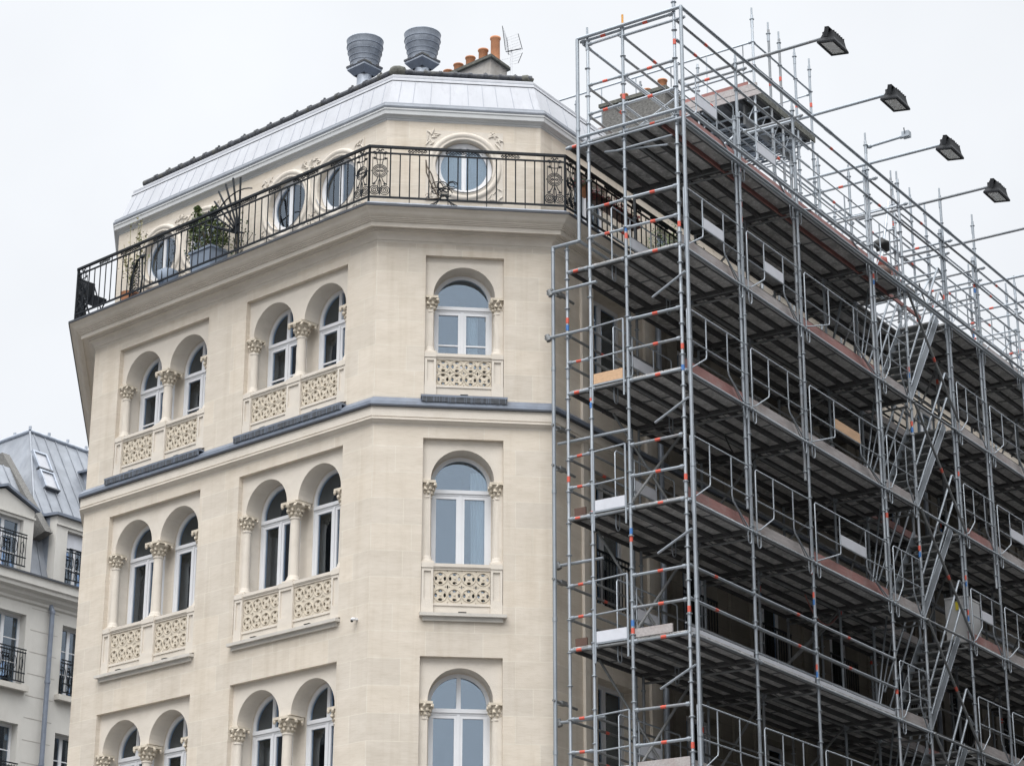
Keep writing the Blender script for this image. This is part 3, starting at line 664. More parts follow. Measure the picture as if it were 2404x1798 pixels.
for (i, j, sp) in ((1, 2, None), (2, 3, None), (3, 4, 10), (0, 1, None)):
    A_, B_ = rail_pt(i), rail_pt(j); d = (B_ - A_); Ln = d.length; d.normalize()
    if sp: Ln = sp
    def P(x, z, y=0): q = A_ + d * x + Vector((d.y, -d.x)) * y; return (q.x, q.y, z)
    ends = [(0, 0)] if sp else [(0, 0), (1, 0)]
    xs = [pan_len] + ([] if sp else [Ln - pan_len])
    if sp: xs.append(Ln)
    n = max(1, round((xs[1] - xs[0]) / .158))
    for k in range(n + 1):
        x = xs[0] + (xs[1] - xs[0]) * k / n; post = (k % 6 == 0)
        top.path([P(x, 16.87), P(x, 17.74 if k in (0, n) or k % 8 == 4 else 17.64)], .0125 if k in (0, n) else .0108, 'iron', 5)
        if k % 4 == 2: top.path([P(x, 16.78), P(x, 16.87)], .009, 'iron', 4)
    for x in ([0] if sp or i == 0 else [0]) + ([Ln] if not sp and j == 2 else []): top.path([P(x, 16.77), P(x, 17.75)], .020, 'iron', 6)
    k = 0; x = xs[0] + .30
    while x + .35 < xs[1]:
        L_ = .26 if k % 2 == 0 else .55
        scroll_band(top, P, x, min(x + L_, xs[1] - .1), k); x += L_ + .34; k += 1
    for end in ((0, 1) if not sp else (0,)):
        if i == 0 and end == 0: continue
        g = G(); s0 = 0 if end == 0 else Ln - pan_len
        def Q(x, z, s0=s0): return P(s0 + x, 16.885 + z)
        cx = pan_len / 2
        def mir(pts, r=.0055):
            r *= 1.55
            g.path([Q(cx + x, z) for x, z in pts], r, 'iron', 4); g.path([Q(cx - x, z) for x, z in pts], r, 'iron', 4)
        g.path([Q(cx, .06), Q(cx, .80)], .009, 'iron', 4)
        for xx in (.115,): mir([(xx, .22), (xx, .68)], .0045)
        for (a, b) in ((.115, .105), (.095, .082), (.075, .06)): mir([(a * sin(t), .44 + b * cos(t) * 1.05) for t in [pi * k_ / 12 for k_ in range(13)]], .0052)
        mir([(.035 + .02 * cos(t), .44 + .014 * sin(t)) for t in [2 * pi * k_ / 8 for k_ in range(9)]], .006)
        for rr in (.078, .05, .024): mir([(.080 + rr * cos(t), .105 + rr * sin(t)) for t in [2 * pi * k_ / 14 for k_ in range(15)]], .0055)
        mir([(.0, .02), (.03, .15), (.02, .25), (.0, .31)]); mir([(.03, .33), (.05, .27), (.09, .22), (.12, .20)])
        mir([(.035, .56), (.06, .68), (.055, .74)]); mir([(0, .64), (.06, .645), (.12, .66)])
        mir([(.09 + .028 * cos(t), .755 + .024 * sin(t)) for t in [2 * pi * k_ / 8 for k_ in range(7)]], .006); mir([(.035 + .022 * cos(t), .80 + .02 * sin(t)) for t in [2 * pi * k_ / 8 for k_ in range(7)]], .006)
        for sx_ in (-1, 1):
            q = Q(cx + sx_ * .085, .665); g.blob(q, .022, 'iron', (1, 1, 1), 2, .2); q = Q(cx + sx_ * .085, .215); g.blob(q, .022, 'iron', (1.2, 1, .8), 3, .3); q = Q(cx + sx_ * .13, .44); g.blob(q, .012, 'iron')
            g.path([Q(cx + sx_ * .085, .69), Q(cx + sx_ * .085, .75)], .004, 'iron', 4)
        panels.append(g)
rail = top.build('balcony_railing', B0)
for g in panels: g.build('scroll_panel', rail)
# ---------------------------------------------------------------- scaffold (local: x along the facade, y into the building, z up)
SC = thing('scaffold', 'tall galvanised tube scaffold with dark decks and stairs on the right of the building', 'scaffold', (P0.x, P0.y, 0), RC)
U = [0, 2.05, 4.10, 7.10, 8.43, 10.48, 12.1, 14.2, 16.3, 18.4, 20.5]
LV = [17.88, 15.71, 13.68, 11.65, 9.63, 7.60]      # deck levels D1..D6
TT = 19.76
RT = .0255
rn = random.Random(11)
def standard(x, y, z0, z1, tapes=(), spike=True, ph=0.0, yel=False, r=RT, wob=True):
    mg = rn.choice(['galv', 'galv', 'galvworn', 'galvnew']); g = G(); g.tube((x, y, z0), (x + rn.uniform(-.012, .012), y + rn.uniform(-.008, .008), z1 - .16), r, mg, 10)
    if spike: g.tube((x, y, z1 - .16), (x, y, z1), r * .72, 'tapeorange' if yel else 'galv', 8)
    z = z1 - .25; 
    while z > max(z0, 5.5):
        zz = z + ph
        g.lathe((x, y, zz), [(r * .9, -.012), (r * 1.85, -.005), (r * 1.85, .005), (r * .9, .012)], 'galv', 10)
        z -= .5
    for zj in [z1 - .3 - 2 * k for k in range(8)]:
        if zj > max(5, z0 + .2): g.tube((x, y, zj - .12), (x, y, zj + .05), r * 1.14, 'galv', 10)
    for (zt, c) in [q for q in tapes if z0 + .1 < q[0] < z1 - .3]: g.tube((x, y, zt - .045), (x, y, zt + .045), r * 1.06, c, 10)
    return g.build('standard', SC)
def rtapes(n, lo=7.6, hi=19.5):
    out = []
    for i in range(n):
        z = rn.uniform(lo, hi); out.append((z, 'tapered'))
        if rn.random() < .3: out.append((z - .12, 'tapeblue'))
    return out
for i, u in enumerate(U):
    top_z = {0: 20.16, 1: 19.98, 2: 19.98, 3: 20.55, 4: 20.3, 5: 20.75, 6: 20.8}.get(i, 20.2)
    tp = rtapes(3) if i else [(13.08 + .62, 'tapeblue'), (13.68 + .36, 'tapered'), (11.98, 'tapered'), (11.85, 'tapeblue'), (9.98, 'tapered'), (9.85, 'tapeblue'), (8.0, 'tapered'), (7.87, 'tapeblue'), (16.05, 'tapered'), (19.2, 'tapered')]
    standard(u, 0, 0, top_z, tp)
    if i > 0: standard(u + .01, .98, 0, 19.2 if i < 3 else 20.4 + .3 * (i % 3), rtapes(3))
    if i in (1, 2, 3, 5, 6): standard(u - .085, .02, 13 - i % 2, 20.0 if i > 2 else 18.9, rtapes(1), spike=False)
standard(0, .95, 0, 19.98, rtapes(1) + [(11.3, 'tapeblue'), (9.9, 'tapeblue'), (9.78, 'tapered'), (16.2, 'tapeblue'), (16.08, 'tapered'), (18.5, 'tapered')], yel=True)
standard(0, 1.62, 0, 19.95, rtapes(2))
standard(0, 2.04, 0, 16.35, [(14.9, 'tapered'), (14.78, 'tapeblue'), (12.3, 'tapered')], spike=False)
standard(1.9, 2.04, 0, 16.2, [], spike=False)
# outer frame of plain tubes round the end
fr = G()
X0 = -.05
fr.tube((X0, -.155, 0), (X0, -.155, TT + .02), .030, 'galv', 10)
fr.tube((X0, 1.78, 16.18), (X0, 1.78, TT), .030, 'galv', 10)
fr.tube((X0, 1.78, 16.18), (X0, 2.27, 16.18), .030, 'galv', 10); fr.tube((X0, 2.27, 0), (X0, 2.27, 16.2), .030, 'galv', 10); fr.tube((X0, 1.78, 16.18), (.95, 1.78, 16.18), .026, 'galv', 8)
for z in range(2, 20, 1):
    if z % 2 == 0:
        for y in (-.155, 2.27 if z < 16.2 else 1.78): fr.tube((X0, y, z + .1), (X0, y, z + .16), .037, 'galv', 10)
fr.build('outer_frame', SC)
def T(name, p, q, r=RT * .9, m='galv', tapes=(), n=8, ends=True, label=None):
    if m == 'galv': m = rn.choice(['galv', 'galv', 'galvworn', 'galvnew'])
    q = (q[0], q[1], q[2] + rn.uniform(-.014, .014)); g = G(); g.tube(p, q, r, m, n); P_, Q_ = Vector(p), Vector(q); d = (Q_ - P_).normalized()
    for t in tapes:
        c = P_.lerp(Q_, t); g.tube(c - d * .045, c + d * .045, r * 1.1, 'tapered', n)
    if ends:
        for e_, s_ in ((P_, 1), (Q_, -1)):
            g.tube(e_ + d * s_ * .03, e_ + d * s_ * .085, r * 1.45, 'galv', 6)
    return g.build(name, SC, label=label)
# top frame: outer and inner tubes, transoms, floodlight arms
g = G(); g.tube((X0, -.155, TT), (24, -.155, TT), .030, 'galv', 10); g.tube((X0, -.155, TT), (X0, 1.78, TT), .030, 'galv', 10)
for k in range(1, 5): g.tube((k * 5.2 - .12, -.155, TT), (k * 5.2 + .12, -.155, TT), .036, 'galv', 10)
g.build('top_rail', SC)
for i in range(len(U) - 1): T('ledger', (U[i], 0, TT - .14), (U[i + 1], 0, TT - .14), tapes=(.5,) if i % 2 == 0 else ())
for i, u in enumerate(U): T('transom', (u, -.2, TT - .17), (u, .98 if i else 1.0, TT - .17), tapes=(.62,) if i % 2 else ())
T('transom', (0, .95, TT - .12), (0, 1.62, TT - .12)); T('transom', (0, .0, TT - .05), (0, 1.75, TT - .05), .024, tapes=(.3, .75))
T('ledger', (0, 1.62, TT - .17), (2.05, 1.62, TT - .17)); T('ledger', (0, .95, TT - .17), (2.05, .98, TT - .17), tapes=(.5,)); T('ledger', (0, 1.70, TT - .08), (4.6, 1.70, TT - .08))
for i in range(1, len(U) - 1): T('ledger', (U[i], .98, TT - .12), (U[i + 1], .98, TT - .12), tapes=(.45,))
ARM = [2.2, 4.6, 6.9, 9.05, 11.2, 13.4]
for i, u in enumerate(ARM): T('lamp_arm', (u, 1.15, TT + .055), (u, -1.60, TT + .055), .028, ends=False)
# levels
def deck(u0, u1, y0, ny, z, w_=.318, mt='deckgrey'):
    g = G()
    for k in range(ny):
        a = y0 + k * (w_ + .014); b = a + w_; L = u1 - u0
        x0, x1 = u0 + .035, u1 - .035
        g.box((x0, a, z + .035), (x1, b, z + .058), mt)
        for yy in (a, b - .034): g.box((x0, yy, z - .022), (x1, yy + .034, z + .0345), 'deckdark')
        m_ = 2
        for j in range(1, m_):
            xx = x0 + (x1 - x0) * j / m_; g.box((xx - .010, a + .03, z + .018), (xx + .010, b - .03, z + .0345), 'galvdark')
        for xx in (x0 - .01, x1 - .05): g.box((xx, a + .01, z - .015), (xx + .06, b - .01, z + .0345), 'deckdark')
    return g
BC_ = {(1, 0): 'boardgrey', (1, 1): 'boardgrey', (1, 2): 'boardred', (2, 0): 'boardred', (2, 1): 'boardgrey', (2, 2): 'boardgrey', (2, 3): 'boardgrey', (2, 5): 'boardred', (3, 0): 'boardred', (3, 1): 'boardgrey', (3, 2): 'boardred', (3, 3): 'boardgrey', (3, 5): 'boardred',
       (4, 0): 'platewhite', (4, 1): 'platewhite', (4, 2): 'platewhite', (4, 3): 'boardgrey', (4, 5): 'boardgrey', (5, 0): 'boardgrey', (5, 1): 'boardgrey', (0, 0): 'boardred', (0, 1): 'boardred', (0, 2): 'boardred', (1, 3): 'boardgrey', (1, 5): 'boardgrey'}
def guard(u0, u1, y, z, plate=None, side=1):
    """light guard-rail frame: two rails, end uprights with hooks, two cranked uprights"""
    g = G(); L = u1 - u0; r = .0125; a, b = u0 + .10, u1 - .10; c, d = u0 + L * .335, u0 + L * .665
    m = 'galv'; zt, zm = z + 1.02, z + .52
    g.path([(a, y, z - .16), (a, y, zt - .03), (a + .03, y, zt), (b - .03, y, zt), (b, y, zt - .03), (b, y, z - .16)], r, m)
    g.path([(a, y, zm), (b, y, zm)], r, m)
    for (e_, s_) in ((a, 1), (b, -1)):
        g.path([(e_, y, z - .16)] + [(e_ + s_ * (.055 - .055 * cos(t)), y, z - .16 - .075 * sin(t)) for t in [pi * k / 7 for k in range(1, 7)]] + [(e_ + s_ * .11, y, z - .12), (e_ + s_ * .105, y, z + .03)], r * .85, m, 5)
    g.path([(c, y, zt), (c, y, zm - .10), (c - .02, y, zm - .16), (a + .10, y, z + .07), (a - .02, y, z + .03)], r, m)
    g.path([(d, y, zt), (d, y, zm - .12), (d + .03, y, zm - .20), (b - .10, y, z + .02), (b + .02, y, z + .03)], r, m)
    if L > 1.7: g.path([(d + .06, y + .03, zm - .15), (b - .14, y + .03, z + .02)], r * .7, 'galvdark', 4)
    o = g.build('guard_frame', SC)
    if plate:
        q = G(); q.box((c + .012, y - .008, zm + .012), (d - .012, y + .004, zm + .185), plate); q.build('plate', o)
    return o
for li, z in enumerate(LV):
    for i in range(len(U) - 1):
        u0, u1 = U[i], U[i + 1]
        stair = (i == 4)
        if stair: deck(u0, u1, 1.02, 3, z).build('deck', SC)
        else: deck(u0, u1, .03, 6 if i or li > 0 else 6, z).build('deck', SC)
        T('ledger', (u0, -.03, z - .02), (u1, -.03, z - .02), .024, ends=True)
        if i < 7: T('inner_ledger', (u0, .98, z - .03), (u1, .98, z - .03), .022, 'galvdark')
        if (li, i) in BC_ or i > 5:
            m_ = BC_.get((li, i), 'boardgrey'); h = .155 if m_ != 'platewhite' else .06
            q = G(); q.box((u0 + .05, .03, z + .06), (u1 - .04, .058, z + .06 + h), m_)
            lb = {'boardred': 'red-brown toe board', 'boardgrey': 'grey weathered toe board', 'platewhite': 'low pale metal toe strip'}[m_]
            q.build('toe_board', SC, label=lb)
        if not stair and li > 0 and not (li == 4 and i < 3) and li < 6:
            pl = 'platewhite' if (li, i) in ((1, 0), (1, 1), (3, 2), (3, 5), (2, 6)) else ('boardwood' if (li, i) == (2, 2) else None)
            guard(u0, u1, -.035, z, pl)
        if li == 4 and i < 3:
            for hh in (1.02, .52): T('ledger', (u0, 0, z + hh), (u1, 0, z + hh), .022, tapes=(.4 + .3 * (i % 2),))
            T('ledger', (u0, .06, z + .16), (u1, .06, z + .16), .014, ends=False)
        if li == 0:
            if i < 4 or i > 4: guard(u0, u1, .02, z, 'platewhite' if i < 2 else None)
            for hh in (1.36, .5, 1.0) if i < 8 else (): T('ledger', (u0, .98, z + hh), (u1, .98, z + hh), .022)
    for i, u in enumerate(U):
        g = G(); g.tube((u, -.02, z - .0), (u, 2.0, z), .023, 'galvdark', 8)
        if i: g.tube((u, .05, z - .11), (u, 1.95, z - .11), .020, 'galvdark', 6); [g.tube((u, .05 + .31 * k, z - .11), (u, .20 + .31 * k, z), .010, 'galvdark', 4) for k in range(6)]
        g.build('transom', SC)
    # inner guard rails
    if 0 < li < 6:
        for i in range(0, 3): guard(U[i] + .05, U[i + 1], 1.30, z, 'platewhite' if i == 0 else None) if i == 0 else None
        for i in range(0, 6):
            for hh in (.5, 1.0): T('inner_ledger', (U[i], 1.66, z + hh), (U[i + 1], 1.66, z + hh), .020, 'galvdark', ends=False)
# end guard rails facing the photographer (u = 0)
for li, z in enumerate(LV):
    T('end_ledger', (0, 0, z), (0, .95, z), .024, tapes=(.45,)); T('end_ledger', (0, .95, z), (0, 1.62, z), .022); T('end_ledger', (0, 1.62, z), (0, 2.04, z), .024, tapes=(.6,))
    for hh in (.5, 1.0):
        if z + hh < 19.5:
            T('end_ledger', (0, .0, z + hh), (0, .95, z + hh), .024, tapes=(.48,))
            if z < 15: T('end_ledger', (0, 1.62, z + hh), (0, 2.04, z + hh), .022, tapes=(.5,))
            else: T('end_ledger', (0, .95, z + hh), (0, 1.62, z + hh), .022, tapes=(.5,))
    for hh in (.48, .98): T('inner_ledger', (0, 2.04, z + hh) if z < 15 else (0, 1.62, z + hh), (2.05, 2.04, z + hh) if z < 15 else (2.05, 1.62, z + hh), .022, 'galvdark', tapes=(.5,))
    if 0 < li and z < 15:
        g = G(); r = .014; a, b = 1.02, 1.58
        g.path([(-.02, a, z - .22), (-.02, a, z + 1.03)], .018, 'galv', 6); g.path([(-.02, b, z - .25), (-.02, b, z + 1.0)], .018, 'galv', 6)
        g.path([(-.02, a, z + 1.03), (-.02, b, z + 1.0)], r, 'galv'); g.path([(-.02, a, z + .5), (-.02, b, z + .48)], r, 'galv')
        g.box((-.03, a, z + .03), (-.01, b, z + .055), 'galv')
        o = g.build('end_gate', SC)
        q = G(); q.box((-.022, a + .02, z + .06), (-.005, b - .02, z + .225), 'boardwood' if li == 2 else 'platewhite'); q.build('plate', o, label='plywood toe plate' if li == 2 else 'white toe plate')
    if li in (3, 4, 5):
        q = G(); q.box((.03, 1.76, z + .06), (.06, 1.96, z + .18), 'brown'); q.build('toe_board', SC, label='dark red end board beside the wall')
    if li > 0:
        g = G(); g.tube((-.07, -.12, z - .50), (.0, .50, z - .76), .020, 'galv', 8); g.build('stay_tube', SC)
q = G(); q.box((.02, .06, 7.67), (.05, .92, 7.86), 'boardgrey'); q.build('toe_board', SC, label='speckled grey board at the end'); q = G(); q.box((.02, .30, 9.69), (.05, .93, 9.82), 'boardgrey'); q.build('toe_board', SC)
# double edge tubes at the two top levels
g = G(); zz = LV[0] + .10
g.tube((X0, -.155, zz), (24, -.155, zz), .027, 'galv', 10); g.tube((X0, -.155, zz), (X0, 1.78, zz), .027, 'galv', 10); g.tube((X0 + .02, -.14, zz - .17), (24, -.14, zz - .17), .024, 'galv', 8); g.tube((X0, -.12, zz - .17), (X0, 1.74, zz - .17), .022, 'galv', 8)
g.build('edge_tube', SC)
q = G(); q.box((.1, .30, LV[0] + .0 - .035), (9.9, .335, LV[0] + .034), 'plyred'); q.build('edge_board', SC, label='thin red strip along the top deck')
g = G(); g.tube((.02, .1, LV[0] - .28), (.02, 1.1, LV[0] - .28), .02, 'galv', 8); g.tube((.06, .2, LV[0] - .40), (.06, 1.35, LV[0] - .22), .018, 'galv', 8); g.build('stay_tube', SC)
# wall ties
for (z, y0, y1, x) in ((15.40, 1.45, 2.36, -.08), (14.65, 1.6, 2.40, -.08), (12.95, 1.0, 2.3, .12), (11.0, 1.5, 2.35, .1), (8.6, 1.5, 2.35, .1)):
    g = G(); g.tube((x, y0, z), (x, y1, z), .026, 'galv', 8); g.tube((x, y1 - .07, z - .05), (x, y1 - .03, z + .05), .045, 'galvdark', 8) if y1 > 2.32 else None
    g.build('wall_tie', SC)
for z in (15.45, 13.2, 12.55, 10.75, 8.9):
    g = G(); g.tube((-.1, 2.27, z), (.55, 2.27, z - .02), .022, 'galvdark', 8); g.box((.1, 2.24, z - .03), (.25, 2.33, z + .03), 'galvdark'); g.build('wall_tie', SC)
# long braces in the stair bay and inside
for k in range(5):
    z1 = LV[k]; z0 = z1 - 2.03
    T('brace', (U[4], -.07, z1 - .02), (U[5], -.07, z0 + .02), .024, 'galvdark', tapes=(.52,), ends=False)
for k, (i, y) in enumerate(((0, .98), (1, .98), (2, .98))):
    for z in (9.63, 7.60, 11.65): T('brace', (U[i] + .05, y, z + .1), (U[i + 1] - .1, y, z + 1.95), .022, 'galvdark', ends=False) if (i + int(z)) % 2 else None
T('brace', (.95, 1.8, 13.6), (1.6, .9, 11.7), .022, 'galvdark', ends=False); T('brace', (.6, 1.9, 11.6), (1.25, 1.0, 9.7), .022, 'galvdark', ends=False); T('brace', (.6, 1.9, 9.6), (1.25, 1.0, 7.7), .022, 'galvdark', ends=False)
# stairs: one flight per lift between the fourth and fifth pair of poles
for k in range(5):
    z0 = LV[k + 1] + .05; z1 = LV[k] + .05; xa, xb = U[4] + .16, U[5] - .30
    st = G(); 
    for y in (.10, .84):
        d = Vector((xb - xa, 0, z1 - z0)).normalized(); nrm_ = Vector((-d.z, 0, d.x))
        for off in (-.075, .075): st.path([Vector((xa, y, z0)) + nrm_ * off, Vector((xb, y, z1)) + nrm_ * off], .013, 'galv', 4)
        A_ = Vector((xa, y, z0)); B_ = Vector((xb, y, z1)); pts = [A_ - nrm_ * .08, B_ - nrm_ * .08, B_ + nrm_ * .08, A_ + nrm_ * .08]
        st.add([p + Vector((0, dy, 0)) for dy in (-.006, .006) for p in pts], [(0, 1, 2, 3), (7, 6, 5, 4), (0, 4, 5, 1), (2, 6, 7, 3), (1, 5, 6, 2), (0, 3, 7, 4)], 'galv')
    so_ = st.build('stair_flight', SC)
    tr = G()
    for j in range(10):
        t = (j + .5) / 10; x = xa + (xb - xa) * t; z = z0 + (z1 - z0) * t
        tr.box((x - .02, .11, z), (x + .17, .83, z + .028), 'galvdark'); tr.box((x + .15, .11, z - .03), (x + .17, .83, z - .001), 'galvdark')
    tr.build('treads', so_)
    for y in (.04, .90):
        h = G()
        for (hh, s_) in ((1.02, 0), (.52, 0)):
            h.path([(U[4] + .02, y, z0 + hh - .02), (U[4] + .12, y, z0 + hh - .20), (U[4] + .18, y, z0 + hh - .22), (U[5] - .26, y, z1 + hh + .02), (U[5] - .22, y, z1 + hh + .03), (U[5] - .02, y, z1 + hh - .08)], .021, 'galv', 6)
        h.build('handrail', so_)
    # far-side guard of the stair opening
    h = G(); h.path([(U[3] + .20, .50, z0 + .02), (U[3] + .28, .52, z0 + .10), (U[4] - .2, .55, z1 + .4)], .018, 'galv', 6); h.path([(U[3] + .24, .50, z0 + .0), (U[4] - .05, .55, z1 - .1)], .014, 'galv', 6)
    h.build('handrail', so_)
# ---- raised scaffold over the roof, behind
RU = [7.0, 7.68, 8.13, 8.80, 9.46]
for i, u in enumerate(RU): standard(u, 2.18, 17.9, 23.8, [(22.75 - .3 * (i % 2), 'tapered')] if i else [(22.55, 'tapered')], r=.026)
for y in (3.4, 4.7, 6.2): standard(7.0, y, 19.7, 23.1, [], spike=False, r=.022)
for z in (23.06, 22.55): T('ledger', (7.0, 2.18, z), (9.46, 2.18, z), .020)
for z in (23.06, 22.45, 22.15): T('transom', (7.0, 2.18, z), (7.0, 6.7, z - .02), .020)
T('transom', (9.46, 2.18, 23.0), (9.46, 6.4, 22.9), .018)
for y in (2.4, 3.2, 4.0, 4.8, 5.6): T('guard_post', (7.0, y, 22.1), (7.0, y, 23.05), .012, ends=False)
for z in (20.8, 20.3): T('ledger', (6.9, 2.18, z), (11.2, 2.18, z), .020); T('transom', (9.46, .98, z), (9.46, 5, z), .020)
g = deck(7.0, 9.46, 2.22, 10, 21.95, mt='galvdark'); g.build('deck', SC)
q = G(); q.box((6.93, 2.1, 22.0), (6.97, 6.2, 22.14), 'boardgrey'); q.box((6.90, 2.0, 21.86), (6.925, 5.4, 21.97), 'boardgrey'); q.box((6.95, 2.3, 22.145), (6.985, 4.6, 22.22), 'plyred'); q.box((7.0, 2.14, 21.92), (9.5, 2.17, 22.06), 'mossy'); q.build('toe_board', SC, label='pale and rust coloured edge boards of the roof platform')
g = G()    # beams carrying the roof platform
for y in (2.3, 3.3, 4.3):
    g.tube((6.95, y, 21.42), (9.5, y, 21.42), .024, 'galv', 8); g.tube((6.95, y, 21.82), (9.5, y, 21.82), .024, 'galv', 8)
    for k in range(5): g.tube((6.95 + .5 * k, y, 21.42), (7.2 + .5 * k, y, 21.82), .013, 'galv', 5)
g.build('lattice_beam', SC)
# second raised walkway further along (red edge boards)
g = deck(U[5] - .1, U[5] + .9, 1.0, 8, 19.05); g.build('deck', SC)
q = G(); q.box((U[5] - .14, .9, 19.10), (U[5] - .11, 3.6, 19.28), 'boardred'); q.box((U[5] - .14, .9, 18.98), (U[5] - .11, 3.6, 19.08), 'galvdark'); q.build('toe_board', SC, label='rust red edge board of the upper walkway')
for (u, y) in ((U[5] + .9, 1.0), (U[5], 1.0), (U[5], 3.6), (U[6], 1.0), (U[5] + .9, 3.6)): standard(u, y, 17.9, 21.3 + .2 * (u % 1), rtapes(2, 18, 20.5), r=.024)
for z in (19.6, 20.1, 20.6): T('transom', (U[5] - .05, .98, z), (U[5] - .05, 3.6, z), .018); T('ledger', (U[5], 1.0, z), (U[5] + .9, 1.0, z), .018)
for i in range(5, 9):
    for z in (18.9, 18.4): T('ledger', (U[i], .98, z), (U[i + 1], .98, z), .022)
    for z in (19.0, 19.35): T('transom', (U[i], 0, z), (U[i], 2.4, z), .022, tapes=(.4,))
# cantilevered stub on a pole above the lamps
T('stub_tube', (U[3] + .06, 0, 20.28), (U[3] + .06, -.75, 20.32), .026)
g = G(); g.box((U[3], -.86, 20.27), (U[3] + .12, -.72, 20.38), 'galv'); g.tube((U[3] + .02, -.78, 20.3), (U[3] - .06, -.80, 20.42), .012, 'galv', 5); g.build('coupler', SC)
# loose tubes leaning in the top lift of the stair bay
for (a, b) in (((8.6, .6, 18.0), (9.6, .7, 20.3)), ((8.9, .9, 17.9), (9.9, .9, 20.0)), ((7.5, 1.2, 16.2), (8.3, 1.0, 18.6))): T('brace', a, b, .024, 'galv', ends=False)
# inner uprights near the wall and extra tubes that thicken the mesh
for i in range(1, 9): standard(U[i] - .03, 1.97, 0, 18.0 + .15 * (i % 3), rtapes(1), spike=False, r=.023)
for li in range(1, 6):
    for i in range(1, 8):
        z = LV[li]
        for hh in (.52, 1.02): T('inner_ledger', (U[i], .96, z + hh), (U[i + 1], .96, z + hh), .019, 'galvdark', ends=False)
        if i % 2 == li % 2 and i != 4: T('brace', (U[i] + .04, .99, z + .1), (U[i + 1] - .04, .99, z + 1.9), .020, 'galvdark', ends=False)
        q = G(); q.box((U[i] + .05, 1.0, z + .06), (U[i + 1] - .04, 1.03, z + .20), 'boardgrey' if (i + li) % 3 else 'boardred'); q.build('toe_board', SC)
for i in range(3, len(U) - 1):
    for z in (19.95, 20.45): 
        if i > 4: T('ledger', (U[i], .98, z), (U[i + 1], .98, z), .020)
    for z in (18.4, 18.9, 19.35): T('ledger', (U[i], 2.4, z), (U[i + 1], 2.4, z), .019)
    standard(U[i] + .3, 2.4, 17.9, 20.4 + .35 * (i % 3), rtapes(1, 18, 20), r=.023)
    if i > 4: T('transom', (U[i] + .3, .0, TT - .28), (U[i] + .3, 2.4, TT - .28), .022, tapes=(.35,))
    T('transom', (U[i], 0, 18.9), (U[i], 2.4, 18.9), .020); T('transom', (U[i], 0, 18.4), (U[i], 2.4, 18.4), .020)
for i in range(0, 10):
    T('ledger', (U[i], -.02, LV[0] + 1.36), (U[i + 1], -.02, LV[0] + 1.36), .022, tapes=(.3,) if i % 3 == 0 else ())
    if i % 2: T('brace', (U[i] + .05, .98, 18.0), (U[i + 1] - .05, .98, 19.6), .020, ends=False)
T('brace', (U[1], .98, 19.5), (U[1] + .6, 2.2, 19.45), .02); T('brace', (U[2], 1.0, 18.6), (U[2] + .8, 2.0, 19.5), .018)
# hoses and a rope slung from the rails
def sag(p, q, d, r, m):
    P_, Q_ = Vector(p), Vector(q); g = G(); g.path([P_.lerp(Q_, t / 12) - Vector((0, 0, d * 4 * (t / 12) * (1 - t / 12))) for t in range(13)], r, m, 5); return g.build('hose', SC)
sag((4.3, .9, 18.9), (6.2, 1.1, 18.9), .35, .018, 'blackbag'); sag((9.9, .3, 18.6), (11.2, .5, 18.9), .4, .015, 'galvdark'); sag((2.4, .6, 13.4), (3.6, .7, 13.4), .25, .012, 'blackbag'); sag((5, .6, 11.4), (6.6, .8, 11.4), .3, .014, 'plyred')
# ---------------------------------------------------------------- stacked tubes on the roof platform
g = G(); rn = random.Random(5)
for k in range(44):
    x = 7.25 + rn.uniform(0, 1.9); z = 21.50 + .045 * (k % 8); y = 2.0 + rn.uniform(0, .5); L_ = rn.uniform(1.2, 2.4)
    if k % 6 == 0: g.path([(x, y, z), (x, y + L_, z), (x + .04, y + L_ + .06, z), (x + .10, y + L_, z), (x + .10, y, z), (x + .04, y - .05, z), (x, y, z)], .015, 'galvnew', 5)
    else: g.tube((x, y, z), (x + rn.uniform(-.05, .05), y + L_, z + rn.uniform(-.02, .02)), .018, rn.choice(['galv', 'galvnew', 'galvworn']), 5)
for y in (2.5, 3.6): g.box((7.2, y, 21.47), (9.3, y + .05, 21.90), 'galvdark')
M_ = Matrix.Translation((P0.x, P0.y, 0)) @ Matrix.Rotation(RC, 4, 'Z')
o = g.build('tube_stack', None, (P0.x, P0.y, 0), RC); tag(o, 'bundle of loose scaffold tubes stacked under the raised roof platform', 'tubes')
